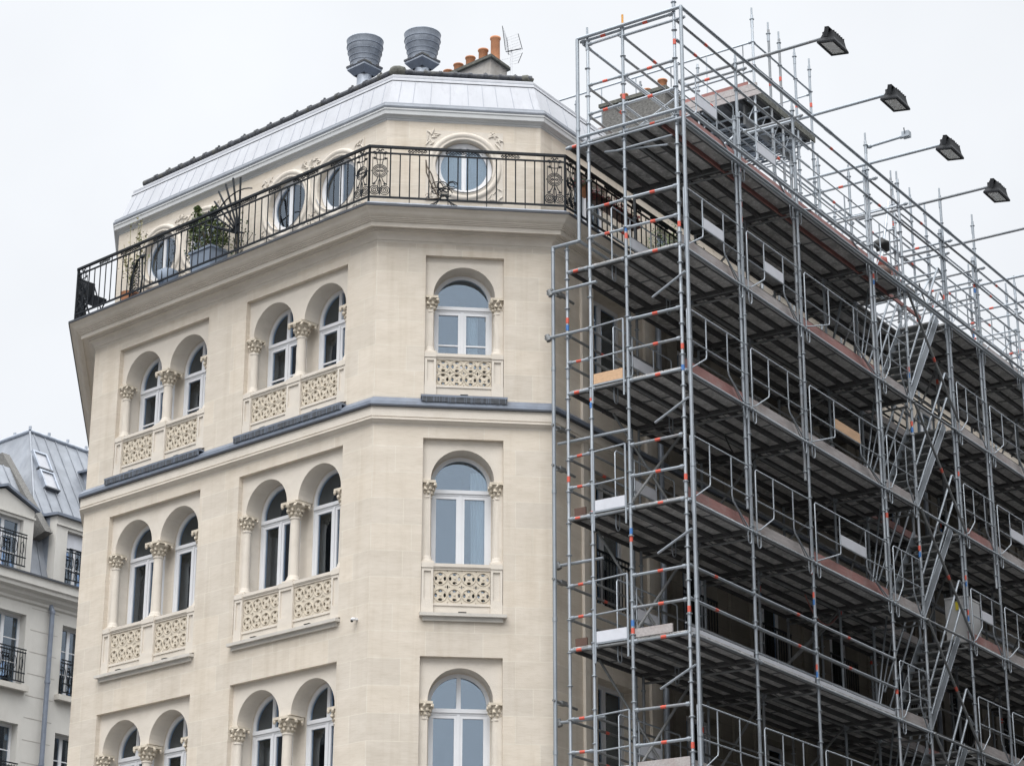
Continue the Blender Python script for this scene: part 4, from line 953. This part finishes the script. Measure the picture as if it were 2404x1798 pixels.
# ---------------------------------------------------------------- floodlights
def floodlight(i, u, label):
    v = M_ @ Vector((u, -1.62, TT + .055)); t = thing('floodlight', label, 'floodlight', v, RC, 'black floodlights on the scaffold arms')
    T_ = Matrix.Rotation(radians(9), 4, 'X') @ Matrix.Scale(1.2, 4)
    g = G(); W_, D_ = .225, .130
    def q(x, y, z): return T_ @ Vector((x, y - .10, z))
    lo = [q(-W_, -D_, -.19), q(W_, -D_, -.19), q(W_, D_, -.19), q(-W_, D_, -.19)]; lo2 = [q(-W_, -D_, -.165), q(W_, -D_, -.165), q(W_, D_, -.165), q(-W_, D_, -.165)]
    mid = [q(-.19, -.10, -.11), q(.19, -.10, -.11), q(.19, .10, -.11), q(-.19, .10, -.11)]; hi = [q(-.16, -.07, -.0), q(.16, -.07, -.0), q(.16, .07, -.0), q(-.16, .07, -.0)]
    inn_ = [q(-W_ + .035, -D_ + .035, -.19), q(W_ - .035, -D_ + .035, -.19), q(W_ - .035, D_ - .035, -.19), q(-W_ + .035, D_ - .035, -.19)]; inu = [v_ + Vector((0, 0, .012)) for v_ in inn_]
    vs = lo + lo2 + mid + hi + inn_ + inu
    fs = [(3, 2, 1, 0)] if 0 else []
    for a in (0, 4, 8):
        for k in range(4): fs.append((a + k, a + (k + 1) % 4, a + 4 + (k + 1) % 4, a + 4 + k))
    fs.append((12, 13, 14, 15))
    for k in range(4): fs.append((k, 16 + k, 16 + (k + 1) % 4, (k + 1) % 4)); fs.append((16 + k, 20 + k, 20 + (k + 1) % 4, 16 + (k + 1) % 4))
    g.add(vs, fs, 'blackpaint')
    for k in range(6): g.obox(T_, (-.15 + .06 * k - .004, -.18, -.10), (-.15 + .06 * k + .004, -.02, .005), 'blackpaint')
    g.build('housing', t)
    gl = G(); gl.add(inu, [(0, 1, 2, 3)], 'lampglass'); gl.build('glass', t)
    b = G()
    b.obox(T_, (-.235, -.13, -.12), (-.222, -.07, .03), 'blackpaint'); b.obox(T_, (.222, -.13, -.12), (.235, -.07, .03), 'blackpaint'); b.obox(T_, (-.235, -.13, .018), (.235, -.07, .032), 'blackpaint')
    b.box((-.07, -.05, -.055), (.07, .055, .062), 'blackpaint'); b.tube((-.06, .0, .02), (-.06, .0, .085), .018, 'blackpaint', 6); b.obox(T_, (.0, -.06, .03), (.20, .02, .075), 'blackpaint'); b.tube((.16, -.10, .03), (.16, -.10, .085), .03, 'blackpaint', 8)
    b.build('bracket', t)
    return t
LBL = ['black floodlight on the highest leftmost scaffold arm', 'black floodlight on the second arm from the top left', 'black floodlight on the third arm, below the empty stub tube', 'black floodlight on the fourth arm near the right edge', 'black floodlight beyond the right edge of the photo', 'black floodlight furthest beyond the right edge of the photo']
for i, u in enumerate(ARM[:4]): floodlight(i, u, LBL[i])
# ---------------------------------------------------------------- things standing on the scaffold
def sthing(g, name, label, cat): o = g.build(name, None, (P0.x, P0.y, 0), RC); return tag(o, label, cat)
g = G(); x, y, z = U[5] + .22, .12, LV[3] + .06
t = thing('cabinet', 'pale grey metal cabinet with a yellow sticker on a lower scaffold deck', 'cabinet', M_ @ Vector((x, y, z)), RC)
g.box((0, 0, 0), (.62, .42, .85), 'cabinet'); g.box((-.01, -.01, .85), (.63, .43, .88), 'cabinet'); g.build('body', t)
g = G(); g.box((.02, -.015, .04), (.60, -.001, .82), 'cabinet'); d_ = g.build('door', t); g = G(); g.box((-.016, .15, .62), (-.0105, .21, .78), 'yellow'); g.box((-.016, .15, .80), (-.0105, .21, .86), 'dark'); g.build('sticker', t)
g = G(); g.blob((8.15, .25, LV[0] + .50), .13, 'redsack', (1, .8, 1.1), 3, .25, 2); g.blob((8.15, .3, LV[0] + .27), .20, 'brown', (1.1, .9, .9), 4, .2, 2)
sthing(g, 'sack', 'red cloth sack heaped on the top deck beside the stair opening', 'sack')
g = G(); g.blob((8.35, .35, LV[0] + .95), .15, 'blackbag', (1.2, 1, .8), 8, .25, 2); sthing(g, 'bag', 'black bag hung on the rail above the red sack', 'bag')
g = G(); g.blob((.75, 1.95, LV[0] + .24), .17, 'plyred', (1.5, 1.2, .9), 3, .2, 2); g.blob((.65, 1.62, LV[0] + .20), .14, 'plyred', (1.5, 1, .9), 5, .2, 2); g.blob((.7, 1.45, LV[0] + .16), .12, 'platewhite', (1.3, 1, .8), 6, .3, 2); sthing(g, 'tarpaulin', 'crumpled dull red tarpaulin on the top deck near the roof', 'tarpaulin')
g = G(); g.box((2.6, 1.55, LV[0] + .08), (3.5, 1.58, LV[0] + .42), 'boardwood'); sthing(g, 'plywood_sheet', 'orange plywood sheet standing on the top scaffold deck', 'board')
# ---- a second chimney seen between the tubes
t = thing('chimney_stack', 'worn chimney stack with stubby clay pots seen through the top scaffold tubes', 'chimney', M_ @ Vector((4.7, 2.85, 0)), RC)
g = G(); g.box((0, 0, 19.3), (.62, 1.35, 21.22), 'fire'); g.box((-.05, -.05, 21.221), (.67, 1.40, 21.29), 'mossy'); g.build('stack', t)
for i, (y, h, r) in enumerate(((.22, .32, .088), (.55, .22, .075), (1.05, .26, .075))):
    q = G(); q.lathe((0, 0, 0), [(r, 0), (r * .92, h * .9), (r * 1.08, h * .92), (r * 1.08, h), (r * .8, h)], 'terracotta', 16); q.build('chimney_pot', t, (.31, y, 21.291))
# ---------------------------------------------------------------- roof ventilators
def ventilator(loc, label, base):
    t = thing('roof_ventilator', label, 'ventilator', loc, RA, 'grey drum ventilators on the roof')
    g = G(); H = .62
    prof0 = [(.235, 0), (.252, .10), (.254, .105), (.272, .20), (.276, .206), (.298, .33), (.303, .336), (.318, .46), (.320, .466), (.325, .60), (.333, .61), (.333, .62), (.318, .60), (.24, .10)]; prof = [(r_, z_ * .84) for r_, z_ in prof0]
    g.lathe((0, 0, 0), [(r * .98, z) for r, z in prof], 'zinc', 32)
    for z in (.105, .206, .336, .466, .612): g.lathe((0, 0, z * .84), [(.322 if z > .4 else .255 + (z - .1) * .20, -.005), ((.322 if z > .4 else .255 + (z - .1) * .20) + .0005, 0), (.322 if z > .4 else .255 + (z - .1) * .20, .005)], 'leadgrey', 32)
    for a in (200, 250, 290, 330): g.box((.27 * cos(radians(a)) - .012, .27 * sin(radians(a)) - .012, .40), (.27 * cos(radians(a)) + .012, .27 * sin(radians(a)) + .012, .425), 'leadgrey')
    g.build('drum', t)
    g = G(); q = .215; zt, zb = -.01, -.05
    g.box((-q, -q, zb), (q, q, zt), 'zinc'); g.box((-q - .012, -q - .012, zt), (q + .012, q + .012, zt + .035), 'rooftile')
    g.add([(-q, -q, zb), (q, -q, zb), (q, q, zb), (-q, q, zb), (-.13, -.13, -.16), (.13, -.13, -.16), (.13, .13, -.16), (-.13, .13, -.16)], [(0, 4, 5, 1), (1, 5, 6, 2), (2, 6, 7, 3), (3, 7, 4, 0)], 'leadgrey')
    g.build('collar', t)
    g = G(); g.lathe((0, 0, -.62), [(.17, 0), (.14, .12), (.135, .14), (.13, .48)], 'zinc', 20); g.build('neck', t)
    g = G()
    if base: g.box((-.42, -.30, -1.1), (.42, .30, -.60), 'mossy'); g.box((-.50, -.36, -.605), (.30, .30, -.56), 'leadgrey'); g.blob((.0, 0, -.58), .22, 'render', (1.3, 1, .35), 3, .2, 2)
    else: g.box((-.36, -.36, -.50), (.36, .36, -.46), 'zincdark'); g.box((-.30, -.30, -1.2), (.30, .30, -.50), 'leadgrey')
    g.build('base', t); return t
ventilator((-2.58, 35.51, 20.54), 'grey metal drum ventilator on a mossy plinth, the left one on the roof', True)
ventilator((-1.58, 35.56, 20.70), 'grey metal drum ventilator nearest the clay chimney pots', False)
# ---------------------------------------------------------------- aerial
t = thing('roof_aerial', 'white grid television aerial on a thin mast beside the chimney', 'aerial', (-.02, 36.5, 19.6), radians(20))
g = G(); g.tube((0, 0, 0), (0, 0, 1.90), .016, 'whiteframe', 6); g.build('mast', t)
g = G()
def q(x, y, z): return (x, y, z - 19.6)
a0, a1, b0, b1, c0, c1 = q(-.21, -.10, 21.84), q(-.15, -.10, 21.36), q(-.06, .08, 21.72), q(-.02, .08, 21.38), q(.10, -.08, 21.75), q(.18, -.08, 21.45)
d0, d1, e0, e1 = q(.18, -.08, 21.38), q(.10, -.08, 21.16), q(.0, .08, 21.33), q(-.02, .08, 21.18)
L_ = lambda p, q_, t: Vector(p).lerp(Vector(q_), t)
for k in range(9): g.tube(L_(a0, a1, k / 8), L_(b0, b1, k / 8), .0035, 'whiteframe', 4)
for k in range(7): g.tube(L_(b0, b1, k / 6), L_(c0, c1, k / 6), .0035, 'whiteframe', 4)
for k in range(4): g.tube(L_(e0, e1, k / 3), L_(d0, d1, k / 3), .0035, 'whiteframe', 4)
for (p, q_) in ((a0, a1), (b0, b1), (c0, c1), (d0, d1)): g.tube(p, q_, .0065, 'iron', 5)
g.tube(q(-.06, .12, 21.46), q(.08, -.28, 21.34), .010, 'iron', 5); g.tube(q(-.02, .05, 21.30), q(-.26, -.15, 21.12), .006, 'whiteframe', 4)
g.build('grid', t)
# ---------------------------------------------------------------- security camera
v = Matrix.Rotation(RA, 3, 'Z') @ Vector((-.245, -.07, 0)); t = thing('security_camera', 'small white dome camera on the stone wall between the left and middle windows', 'camera', (AB.x + v.x, AB.y + v.y, 10.15), RA)
g = G(); g.box((-.02, 0, .0), (.02, .07, .03), 'whiteframe'); g.blob((0, -.02, .0), .035, 'whiteframe', (1, 1, .8), 1, 0, 2); g.build('housing', t)
g = G(); g.blob((-.01, -.03, -.025), .022, 'dark', (1, 1, 1), 1, 0, 2); g.build('dome', t)
# ---------------------------------------------------------------- terrace plants and things (face A local coordinates)
def PA(x, y, z): v = Matrix.Rotation(RA, 3, 'Z') @ Vector((x, y, 0)); return (AB.x + v.x, AB.y + v.y, z)
def PB(x, y, z): v = Matrix.Rotation(RB, 3, 'Z') @ Vector((x, y, 0)); return (AB.x + v.x, AB.y + v.y, z)
def PCc(x, y, z): v = Matrix.Rotation(RC, 3, 'Z') @ Vector((x, y, 0)); return (BC.x + v.x, BC.y + v.y, z)
def leaves(g, fn, n, size, mats, seed):
    rn = random.Random(seed)
    for i in range(n):
        c = Vector(fn(rn)); s_ = size * rn.uniform(.6, 1.3); a = Vector((rn.gauss(0, 1), rn.gauss(0, 1), rn.gauss(0, .7))).normalized(); b = a.orthogonal().normalized() * s_ * .45; a = a * s_
        g.add([c - a * .5, c + b, c + a * .5, c - b], [(0, 1, 2, 3)], rn.choice(mats))
t = thing('potted_shrub', 'bushy green shrub in a tall blue-grey planter behind the balcony railing', 'shrub', PA(-4.05, -.08, 16.78), RA)
g = G(); g.add([(-.24, -.17, 0), (.24, -.17, 0), (.24, .17, 0), (-.24, .17, 0), (-.28, -.19, .45), (.28, -.19, .45), (.28, .19, .45), (-.28, .19, .45)], [(0, 1, 5, 4), (1, 2, 6, 5), (2, 3, 7, 6), (3, 0, 4, 7)], 'pot'); g.box((-.30, -.21, .43), (.30, .21, .47), 'pot'); g.build('planter', t)
g = G(); rn = random.Random(9)
clumps = [(-.45, 0, .95, .24), (-.35, 0, 1.3, .20), (-.52, 0, 1.15, .16), (-.1, 0, .9, .25), (.0, 0, 1.15, .18), (.2, 0, .95, .24), (.42, 0, .85, .20), (.15, 0, 1.3, .12), (-.40, 0, 1.48, .10), (.5, 0, .62, .16), (-.5, 0, .60, .20), (-.2, .05, .60, .22), (.3, 0, .60, .18), (-.25, 0, 1.1, .2), (.05, 0, .72, .2)]
def f_(rn):
    c = rn.choice(clumps); d = Vector((rn.gauss(0, 1), rn.gauss(0, 1), rn.gauss(0, 1))).normalized() * c[3] * rn.uniform(.4, 1.15); return (c[0] + d.x, c[1] + d.y * .8, c[2] + d.z)
clumps = [(a * .82 - .03, b, c_ * .93, r_ * .72) for a, b, c_, r_ in clumps]
leaves(g, f_, 2000, .044, ['leaf', 'leaf', 'leafdark'], 2)
for c in clumps: g.path([(rn.uniform(-.2, .2), 0, .4), (c[0] * .6, 0, (.4 + c[2]) / 2 + .1), (c[0], 0, c[2])], .008, 'bark', 4)
g.build('foliage', t)
t = thing('wispy_plant', 'sparse pale climbing plant with dry stems at the far left of the balcony', 'plant', PA(-6.2, -.05, 16.78), RA)
g = G(); g.lathe((0, 0, 0), [(.12, 0), (.16, .28), (.17, .30)], 'terracotta', 14); g.build('pot', t)
g = G(); rn = random.Random(3); tips = []
for k in range(10):
    a = rn.uniform(-.5, .5); h = rn.uniform(.7, 1.5); p = [(0, 0, .28), (a * .35, rn.uniform(-.05, .05), .28 + h * .4), (a * .8, 0, .28 + h * .75), (a, 0, .28 + h * rn.uniform(.8, 1))]; g.path(p, .005, 'leafdry', 4); tips += p[1:]
def f_(rn): c = rn.choice(tips); return (c[0] + rn.gauss(0, .06), c[1] + rn.gauss(0, .05), c[2] + rn.gauss(0, .08))
leaves(g, f_, 240, .045, ['leafdry', 'leaf', 'leafdry'], 5); g.build('foliage', t)
t = thing('climber_plant', 'thin trailing plant with dark stems right of the green shrub', 'plant', PA(-3.40, -.02, 16.78), RA)
g = G(); rn = random.Random(8); tips = []
for k in range(9):
    a = rn.uniform(-.1, .4); h = rn.uniform(.4, 1.0); p = [(0, 0, 0), (a * .3, 0, h * .5), (a, 0, h)]; g.path(p, .005, 'bark', 4); tips += p[1:]
leaves(g, f_, 160, .04, ['leafdark', 'leafdry'], 6); g.build('foliage', t)
t = thing('fan_trellis', 'black iron fan of radiating rods standing above the balcony railing', 'trellis', PA(-3.15, -.20, 16.78), RA)
g = G(); O = Vector((0, 0, .50))
for k, a in enumerate((-64, -51, -40, -31, -21, -11, -1)):
    L_ = 1.0 if k else .95
    d = Vector((sin(radians(a)), 0, cos(radians(a)))); g.tube(O + d * .05, O + d * (L_ * (1.12 if k in (3, 4, 5) else 1.05)), .018, 'iron', 6)
for rr in (.80, .18): g.path([O + Vector((rr * sin(radians(a)), -.02, rr * cos(radians(a)))) for a in range(-68, 24, 7)], .012, 'iron', 5)
g.tube(O + Vector((-.55, 0, .28)), O + Vector((.12, 0, -.02)), .016, 'iron', 6); g.build('rods', t); g = G(); g.tube((0, 0, 0), (0, 0, .55), .016, 'iron', 6); g.build('stake', t)
def twig(t, pts, r=.012): g = G(); [g.path(p, r, 'iron', 5) for p in pts]; return g
t = thing('wire_ornament', 'twisted dark metal wreath with a curved branch on the middle balcony railing', 'ornament', PB(.93, -.42, 16.80), RB)
g = G(); rn = random.Random(2)
for k in range(9):
    c = (rn.uniform(-.05, .22), rn.uniform(.12, .34)); r = rn.uniform(.05, .11); g.path([(c[0] + r * cos(x), -.01 * k % .03, c[1] + r * .8 * sin(x)) for x in [i * .7 for i in range(9)]], .009, 'iron', 5)
for a in (-1, 1):
    for k in range(3): g.path([(.08 + a * .02 * k, 0, .16), (.08 + a * .08, 0, .04), (.08 + a * (.14 + .05 * k), 0, -.05)], .008, 'iron', 4)
g.build('wreath', t); g = G(); g.path([(.0, 0, .1), (-.12, 0, .32), (-.20, 0, .52), (-.21, 0, .74), (-.19, 0, .62), (-.12, 0, .50), (-.04, 0, .25)], .012, 'bark', 5); g.path([(-.20, 0, .05), (.0, 0, .09), (.1, 0, .12)], .008, 'bark', 4); g.build('branch', t)
t = thing('wire_figure', 'dark wrought wire figure standing behind the far left balcony bars', 'ornament', PA(-5.75, -.18, 16.80), RA)
g = G()
for k in range(13): g.path([(-.16 + .04 * sin(k) + .10 * cos(x), .0, .10 + .055 * k + .05 * sin(x)) for x in [i * .8 for i in range(8)]], .008, 'iron', 4)
g.path([(-.30, 0, 0), (-.26, 0, .5), (-.12, 0, .78), (.0, 0, .84), (.04, 0, .4), (0, 0, 0)], .018, 'iron', 5); g.blob((.02, 0, .82), .06, 'iron', (1, .6, .8), 3, .3); g.build('wire', t)
t = thing('balcony_chair', 'black folding chair at the left corner of the balcony', 'chair', PA(-7.22, -.10, 16.78), RA)
g = G(); g.box((-.18, -.17, .42), (.20, .17, .46), 'iron'); g.build('seat', t); g = G(); g.box((-.20, -.17, .50), (-.17, .17, .86), 'iron'); g.build('backrest', t)
for y in (-.16, .16):
    g = G(); g.tube((-.20, y, .86), (.2, y, 0), .012, 'iron', 6); g.build('leg', t); g = G(); g.tube((.2, y, .44), (-.16, y, 0), .012, 'iron', 6); g.build('leg', t)
g = G(); g.lathe((0, 0, 0), [(.12, 0), (.17, .12), (.19, .30), (.14, .33)], 'pot', 20); o = g.build('round_pot', None, PA(-4.95, -.22, 16.78)); tag(o, 'rounded blue-grey pot on the balcony floor left of the planter', 'pot')
t = thing('flower_basket', 'red and yellow flowers in a dark basket at the right corner of the balcony', 'flowers', PCc(.55, -.28, 17.50), RC)
g = G(); g.blob((0, 0, -.05), .13, 'terracotta', (1.3, .8, .8), 2, .1, 2); g.build('basket', t); g = G()
leaves(g, lambda rn: (rn.uniform(-.18, .18), rn.uniform(-.1, .1), rn.uniform(-.04, .14)), 420, .05, ['flowers', 'leafdark', 'leafdark', 'leaf'], 4); g.build('blooms', t)
t = thing('flower_box', 'long box of dark red flowers hung along the balcony behind the scaffold', 'flowers', PCc(1.5, -.30, 17.45), RC)
g = G(); g.box((-.7, -.08, -.08), (.7, .08, .05), 'brown'); g.build('box', t); g = G()
leaves(g, lambda rn: (rn.uniform(-.75, .75), rn.uniform(-.11, .11), rn.uniform(-.09, .15)), 1300, .055, ['flowers', 'leafdark', 'bark', 'flowers'], 14); g.build('blooms', t)
t = thing('balcony_bush', 'olive green bush on the balcony in the shade of the scaffold decks', 'shrub', PCc(3.9, .0, 16.78), RC)
g = G(); g.lathe((0, 0, 0), [(.16, 0), (.2, .35), (.21, .37)], 'pot', 14); g.build('pot', t); g = G()
leaves(g, lambda rn: (rn.gauss(0, .30), rn.gauss(0, .22), .75 + rn.gauss(0, .25)), 1400, .06, ['leaf', 'leafdark'], 24); g.build('foliage', t)
# ---------------------------------------------------------------- neighbour on the left
aN = radians(35.9); dN = Vector((sin(aN), cos(aN))); RN = rz_of(dN); N0 = Vector((-12.014, 56.742))
NB = thing('neighbour_building', 'pale rendered townhouse with a grey zinc mansard roof and dormers at the left edge', 'building', (N0.x, N0.y, 0), RN)
X0_, X1_ = -9, 7
def nwin(name, x, z, wd, h, y=.22, railing=True, shutter=False, parent=NB):
    f, p = rect_window(wd, h)
    for zz in (h * .33, h * .66): f.box((.05, .012, zz - .012), (wd - .05, .048, zz + .012), 'whiteframe')
    o = f.build(name, parent, (x, y, z)); p.build('pane', o)
    if railing:
        r = G()
        for zz in (.06, .28, .80, .88): r.box((-.02, -.30, zz), (wd + .02, -.27, zz + .028), 'iron')
        n = int(wd / .085)
        for k in range(n + 1): r.tube((wd * k / n, -.285, .06), (wd * k / n, -.285, .86), .009, 'iron', 4)
        for k in range(5): r.path([(wd * (k + .5) / 5 + .06 * cos(t), -.285, .54 + .16 * sin(t)) for t in [2 * pi * j / 9 for j in range(10)]], .010, 'iron', 4)
        r.build('window_railing', o)
    if shutter: q = G(); q.box((.03, -.02, h - .42), (wd - .03, .01, h - .02), 'platewhite'); q.build('roller_blind', o)
    return o
g = G(); holes = []; WX = [-1.60 - 2.75 * k for k in range(3)][::-1] + [.80, 3.6]
WD = {x: (1.15 if x != .80 else .85) for x in WX}
for x in WX:
    for (z0, z1) in ((14.32, 16.13), (11.45, 13.34), (8.6, 10.5), (5.8, 7.7), (2.8, 4.7)): holes.append([(x, z0), (x + WD[x], z0), (x + WD[x], z1), (x, z1)])
g.plate([(X0_, 0), (X1_, 0), (X1_, 16.6), (X0_, 16.6)], holes, 0, .3, 'plaster'); g.build('wall', NB)
g = G(); g.box((X0_, .6, 0), (X1_, 9, 16.9), 'room'); g.box((X1_ - .02, .31, 0), (X1_ + .02, 9, 17), 'plaster'); g.box((X0_ - .02, .31, 0), (X0_ + .02, 9, 17), 'plaster'); g.build('room', NB)
for x in WX:
    for (z0, z1) in ((14.32, 16.13), (11.45, 13.34)):
        nwin('window', x, z0, WD[x], z1 - z0)
        s = G(); s.box((x - .12, -.16, z0 - .16), (x + WD[x] + .12, .02, z0 - .02), 'sillstone'); s.build('sill', NB)
for k in range(26):
    g = G()
    z = 2.9 + .56 * k
    if z < 16.4:
        xs = [X0_] + [v_ for x in sorted(WX) for v_ in (x - .16, x + WD[x] + .16)] + [X1_]
        for a, b in zip(xs[::2], xs[1::2]): q = G(); q.box((a, -.004, z), (b, .002, z + .018), 'render'); q.build('joint_line', NB)

g = G(); g.sweep([(0, 16.42), (.05, 16.46), (.06, 16.52), (.16, 16.60), (.18, 16.68), (.30, 16.72), (.31, 16.80), (.36, 16.84), (.36, 17.03), (.38, 17.05)], [(X0_, 0), (X1_, 0)], 'plaster'); g.sweep([(.37, 17.05), (.41, 17.055), (.41, 17.10), (.0, 17.14)], [(X0_, 0), (X1_, 0)], 'zincdark'); g.build('cornice', NB)
XF = .22
g = G()
def nroof(x0, x1, mt, zt=21.95, yt=2.30, hip=False):
    ybrk = .75
    g.add([(x0, .12, 17.1), (x1, .12, 17.1), (x1, ybrk, 19.15), (x0, ybrk, 19.15)], [(0, 1, 2, 3)], mt)
    xt = x0 + (1.0 if hip else 0)
    g.add([(x0, ybrk, 19.15), (x1, ybrk, 19.15), (x1, yt, zt), (xt, yt, zt)], [(0, 1, 2, 3)], mt)
    g.add([(xt, yt, zt), (x1, yt, zt), (x1, 8, zt - .4), (xt, 8, zt - .4)], [(0, 1, 2, 3)], mt)
    g.add([(x0, ybrk, 19.15), (xt, yt, zt), (xt, 8, zt - .4), (x0, 8, 17.5)], [(0, 1, 2, 3)], mt)
    k = x0 + .32
    while k < x1:
        for (p, q) in (((k, .11, 17.12), (k, ybrk - .01, 19.15)), ((k, ybrk - .02, 19.16), (k, ybrk + (yt - ybrk) * min(1, (k - x0) / max(xt - x0, .01)), 19.15 + (zt + .02 - 19.15) * min(1, (k - x0) / max(xt - x0, .01))))): g.path([p, q], .018, mt, 4)
        k += .40
    g.box((x0, ybrk - .05, 19.13), (x1, ybrk + .03, 19.19), 'leadgrey')
nroof(XF, X1_, 'zincroof', hip=True)
nroof(X0_, XF, 'zincroof', 20.45, 1.55)
XP = XF + 1.0; g.tube((XP, 2.3, 21.98), (X1_, 2.3, 21.98), .06, 'zinc', 8); g.tube((XP, 2.3, 21.98), (XP - .02, 8, 21.58), .06, 'zinc', 8); g.tube((XF, .75, 19.17), (XP, 2.3, 21.98), .030, 'zincroof', 8)
for k in range(12): g.tube((XP + .7 * k, 2.3, 22.02), (XP + .7 * k, 2.3, 22.12), .045, 'zinc', 6)
for k in range(6): g.tube((XP, 2.9 + .8 * k, 21.93 - .05 * k), (XP, 2.9 + .8 * k, 22.05 - .05 * k), .045, 'zinc', 6)
g.build('roof', NB)
g = G(); pts = [(0.05, 17.2), (.55, 19.2), (2.25, 21.42), (2.25, 21.1), (.95, 19.1), (.4, 17.2)]
pts = [(-.0, 18.45), (.60, 19.24), (1.9, 20.95), (2.2, 20.9), (1.1, 19.1), (.5, 18.3)]
g.add([(XF - .26, y, z) for y, z in pts] + [(XF, y, z) for y, z in pts], [tuple(range(6))[::-1], tuple(range(6, 12))] + [(i, (i + 1) % 6, 6 + (i + 1) % 6, 6 + i) for i in range(6)], 'fire'); g.build('party_wall', NB)
# skylight in two lights
sk = G(); d_ = Vector((0, 1.55, 2.8)).normalized(); n_ = Vector((0, -2.8, 1.55)).normalized()
def onroof(x, s_, h): p = Vector((x, .75, 19.15)) + d_ * s_ + n_ * h; return p
def skbox(x0, x1, s0, s1, h0, h1, m): sk.add([onroof(x, s_, h) for h in (h0, h1) for (x, s_) in ((x0, s0), (x1, s0), (x1, s1), (x0, s1))], [(3, 2, 1, 0), (4, 5, 6, 7), (0, 1, 5, 4), (1, 2, 6, 5), (2, 3, 7, 6), (3, 0, 4, 7)], m)
SX = .92
for (a, b) in ((1.03, 1.68), (1.72, 2.37)):
    for (x0, x1, s0, s1) in ((SX, SX + .52, a, a + .05), (SX, SX + .52, b - .05, b), (SX, SX + .05, a + .05, b - .05), (SX + .47, SX + .52, a + .05, b - .05)): skbox(x0, x1, s0, s1, .0, .12, 'zincdark' if s1 - s0 < .06 and s0 in (a,) else 'zinc')
so_ = sk.build('skylight', NB); sk = G(); [skbox(SX + .05, SX + .47, a + .05, b - .05, .06, .075, 'zincwhite') for (a, b) in ((1.03, 1.68), (1.72, 2.37))]; sk.build('pane', so_)
# dormers
def dormer(x0, x1, wx, ww, z0, z1, zr, ped, sh):
    g = G(); g.plate([(x0, 17.1), (x1, 17.1), (x1, z1)] + ([((x0 + x1) / 2, zr)] if ped else []) + [(x0, z1)], [[(wx, z0), (wx + ww, z0), (wx + ww, z1 - .32), (wx, z1 - .32)]], -.02, .25, 'plaster')
    xm = (x0 + x1) / 2; o_ = .10
    if ped: tp = [(x0 - o_, z1 - .02), (xm, zr + .05), (x1 + o_, z1 - .02)]
    else: tp = [(x0 - o_, z1), (x1 + o_, z1)]
    for a, b in zip(tp, tp[1:]): g.add([(a[0], -.12, a[1]), (b[0], -.12, b[1]), (b[0], 1.6, b[1] + .1), (a[0], 1.6, a[1] + .1), (a[0], -.12, a[1] + .07), (b[0], -.12, b[1] + .07), (b[0], 1.6, b[1] + .17), (a[0], 1.6, a[1] + .17)], [(0, 3, 2, 1), (4, 5, 6, 7), (0, 1, 5, 4), (1, 2, 6, 5), (2, 3, 7, 6), (3, 0, 4, 7)], 'leadgrey')
    for x in (x0, x1): g.add([(x, .25, 17.1), (x, 1.6, 17.1), (x, 1.6, z1), (x, .25, z1)], [(0, 1, 2, 3)], 'zinc')
    g.box((x0 - .03, -.06, z1 - .24), (x1 + .03, -.021, z1 - .19), 'plaster'); g.box((wx - .2, .26, z0 - .1), (wx + ww + .2, .9, z1), 'dark')
    o = g.build('dormer', NB); nwin('window', wx, z0, ww, z1 - .32 - z0, .12, True, sh, o)
dormer(-2.55, -.46, -1.95, 1.15, 17.22, 18.86, 19.22, True, False)
dormer(.33, 2.2, .72, .85, 17.22, 18.95, 19.2, False, True)
g = G(); g.box((2.75, 1.0, 19.5), (3.9, 2.2, 21.05), 'zinc'); g.box((2.62, .8, 21.05), (4.0, 2.3, 21.11), 'leadgrey'); g.build('roof_box', NB)
g = G(); g.tube((.30, -.12, 0), (.30, -.12, 16.35), .065, 'leadgrey', 10); g.tube((.30, -.12, 16.35), (.30, -.02, 16.55), .065, 'leadgrey', 10)
for z in (14.5, 12.4, 16.3): g.tube((.30, -.12, z), (.30, -.12, z + .07), .078, 'leadgrey', 10)
g.build('downpipe', NB)
# facade across the side street, seen only mirrored in the dark windows
OP = thing('opposite_building', 'dull grey street frontage across the side street, out of frame on the left', 'building', (-34, 26, 0), radians(78))
g = G(); g.box((-30, 0, 0), (22, 8, 27), 'opposite')
for k in range(14):
    for j in range(7): g.box((-28 + 3.5 * k, 8, 2 + 3.4 * j), (-26.7 + 3.5 * k, 8.05, 4.1 + 3.4 * j), 'dark'); g.box((-28 + 3.5 * k, -.05, 2 + 3.4 * j), (-26.7 + 3.5 * k, 0, 4.1 + 3.4 * j), 'dark')
g.build('wall', OP)

# unseen frontage added across the right-hand street, out of frame, to shade the scaffolded side
v = M_ @ Vector((0, -10, 0)); RG = thing('opposite_building', 'tall dull frontage added for shade across the scaffolded street, out of frame on the right', 'building', (v.x, v.y, 0), RC)
g = G(); g.box((-6, -8, 0), (60, 0, 25), 'opposite')
for k in range(18):
    for j in range(6): g.box((-4 + 3.5 * k, 0, 2 + 3.3 * j), (-2.7 + 3.5 * k, .05, 4.1 + 3.3 * j), 'dark')
g.build('wall', RG)
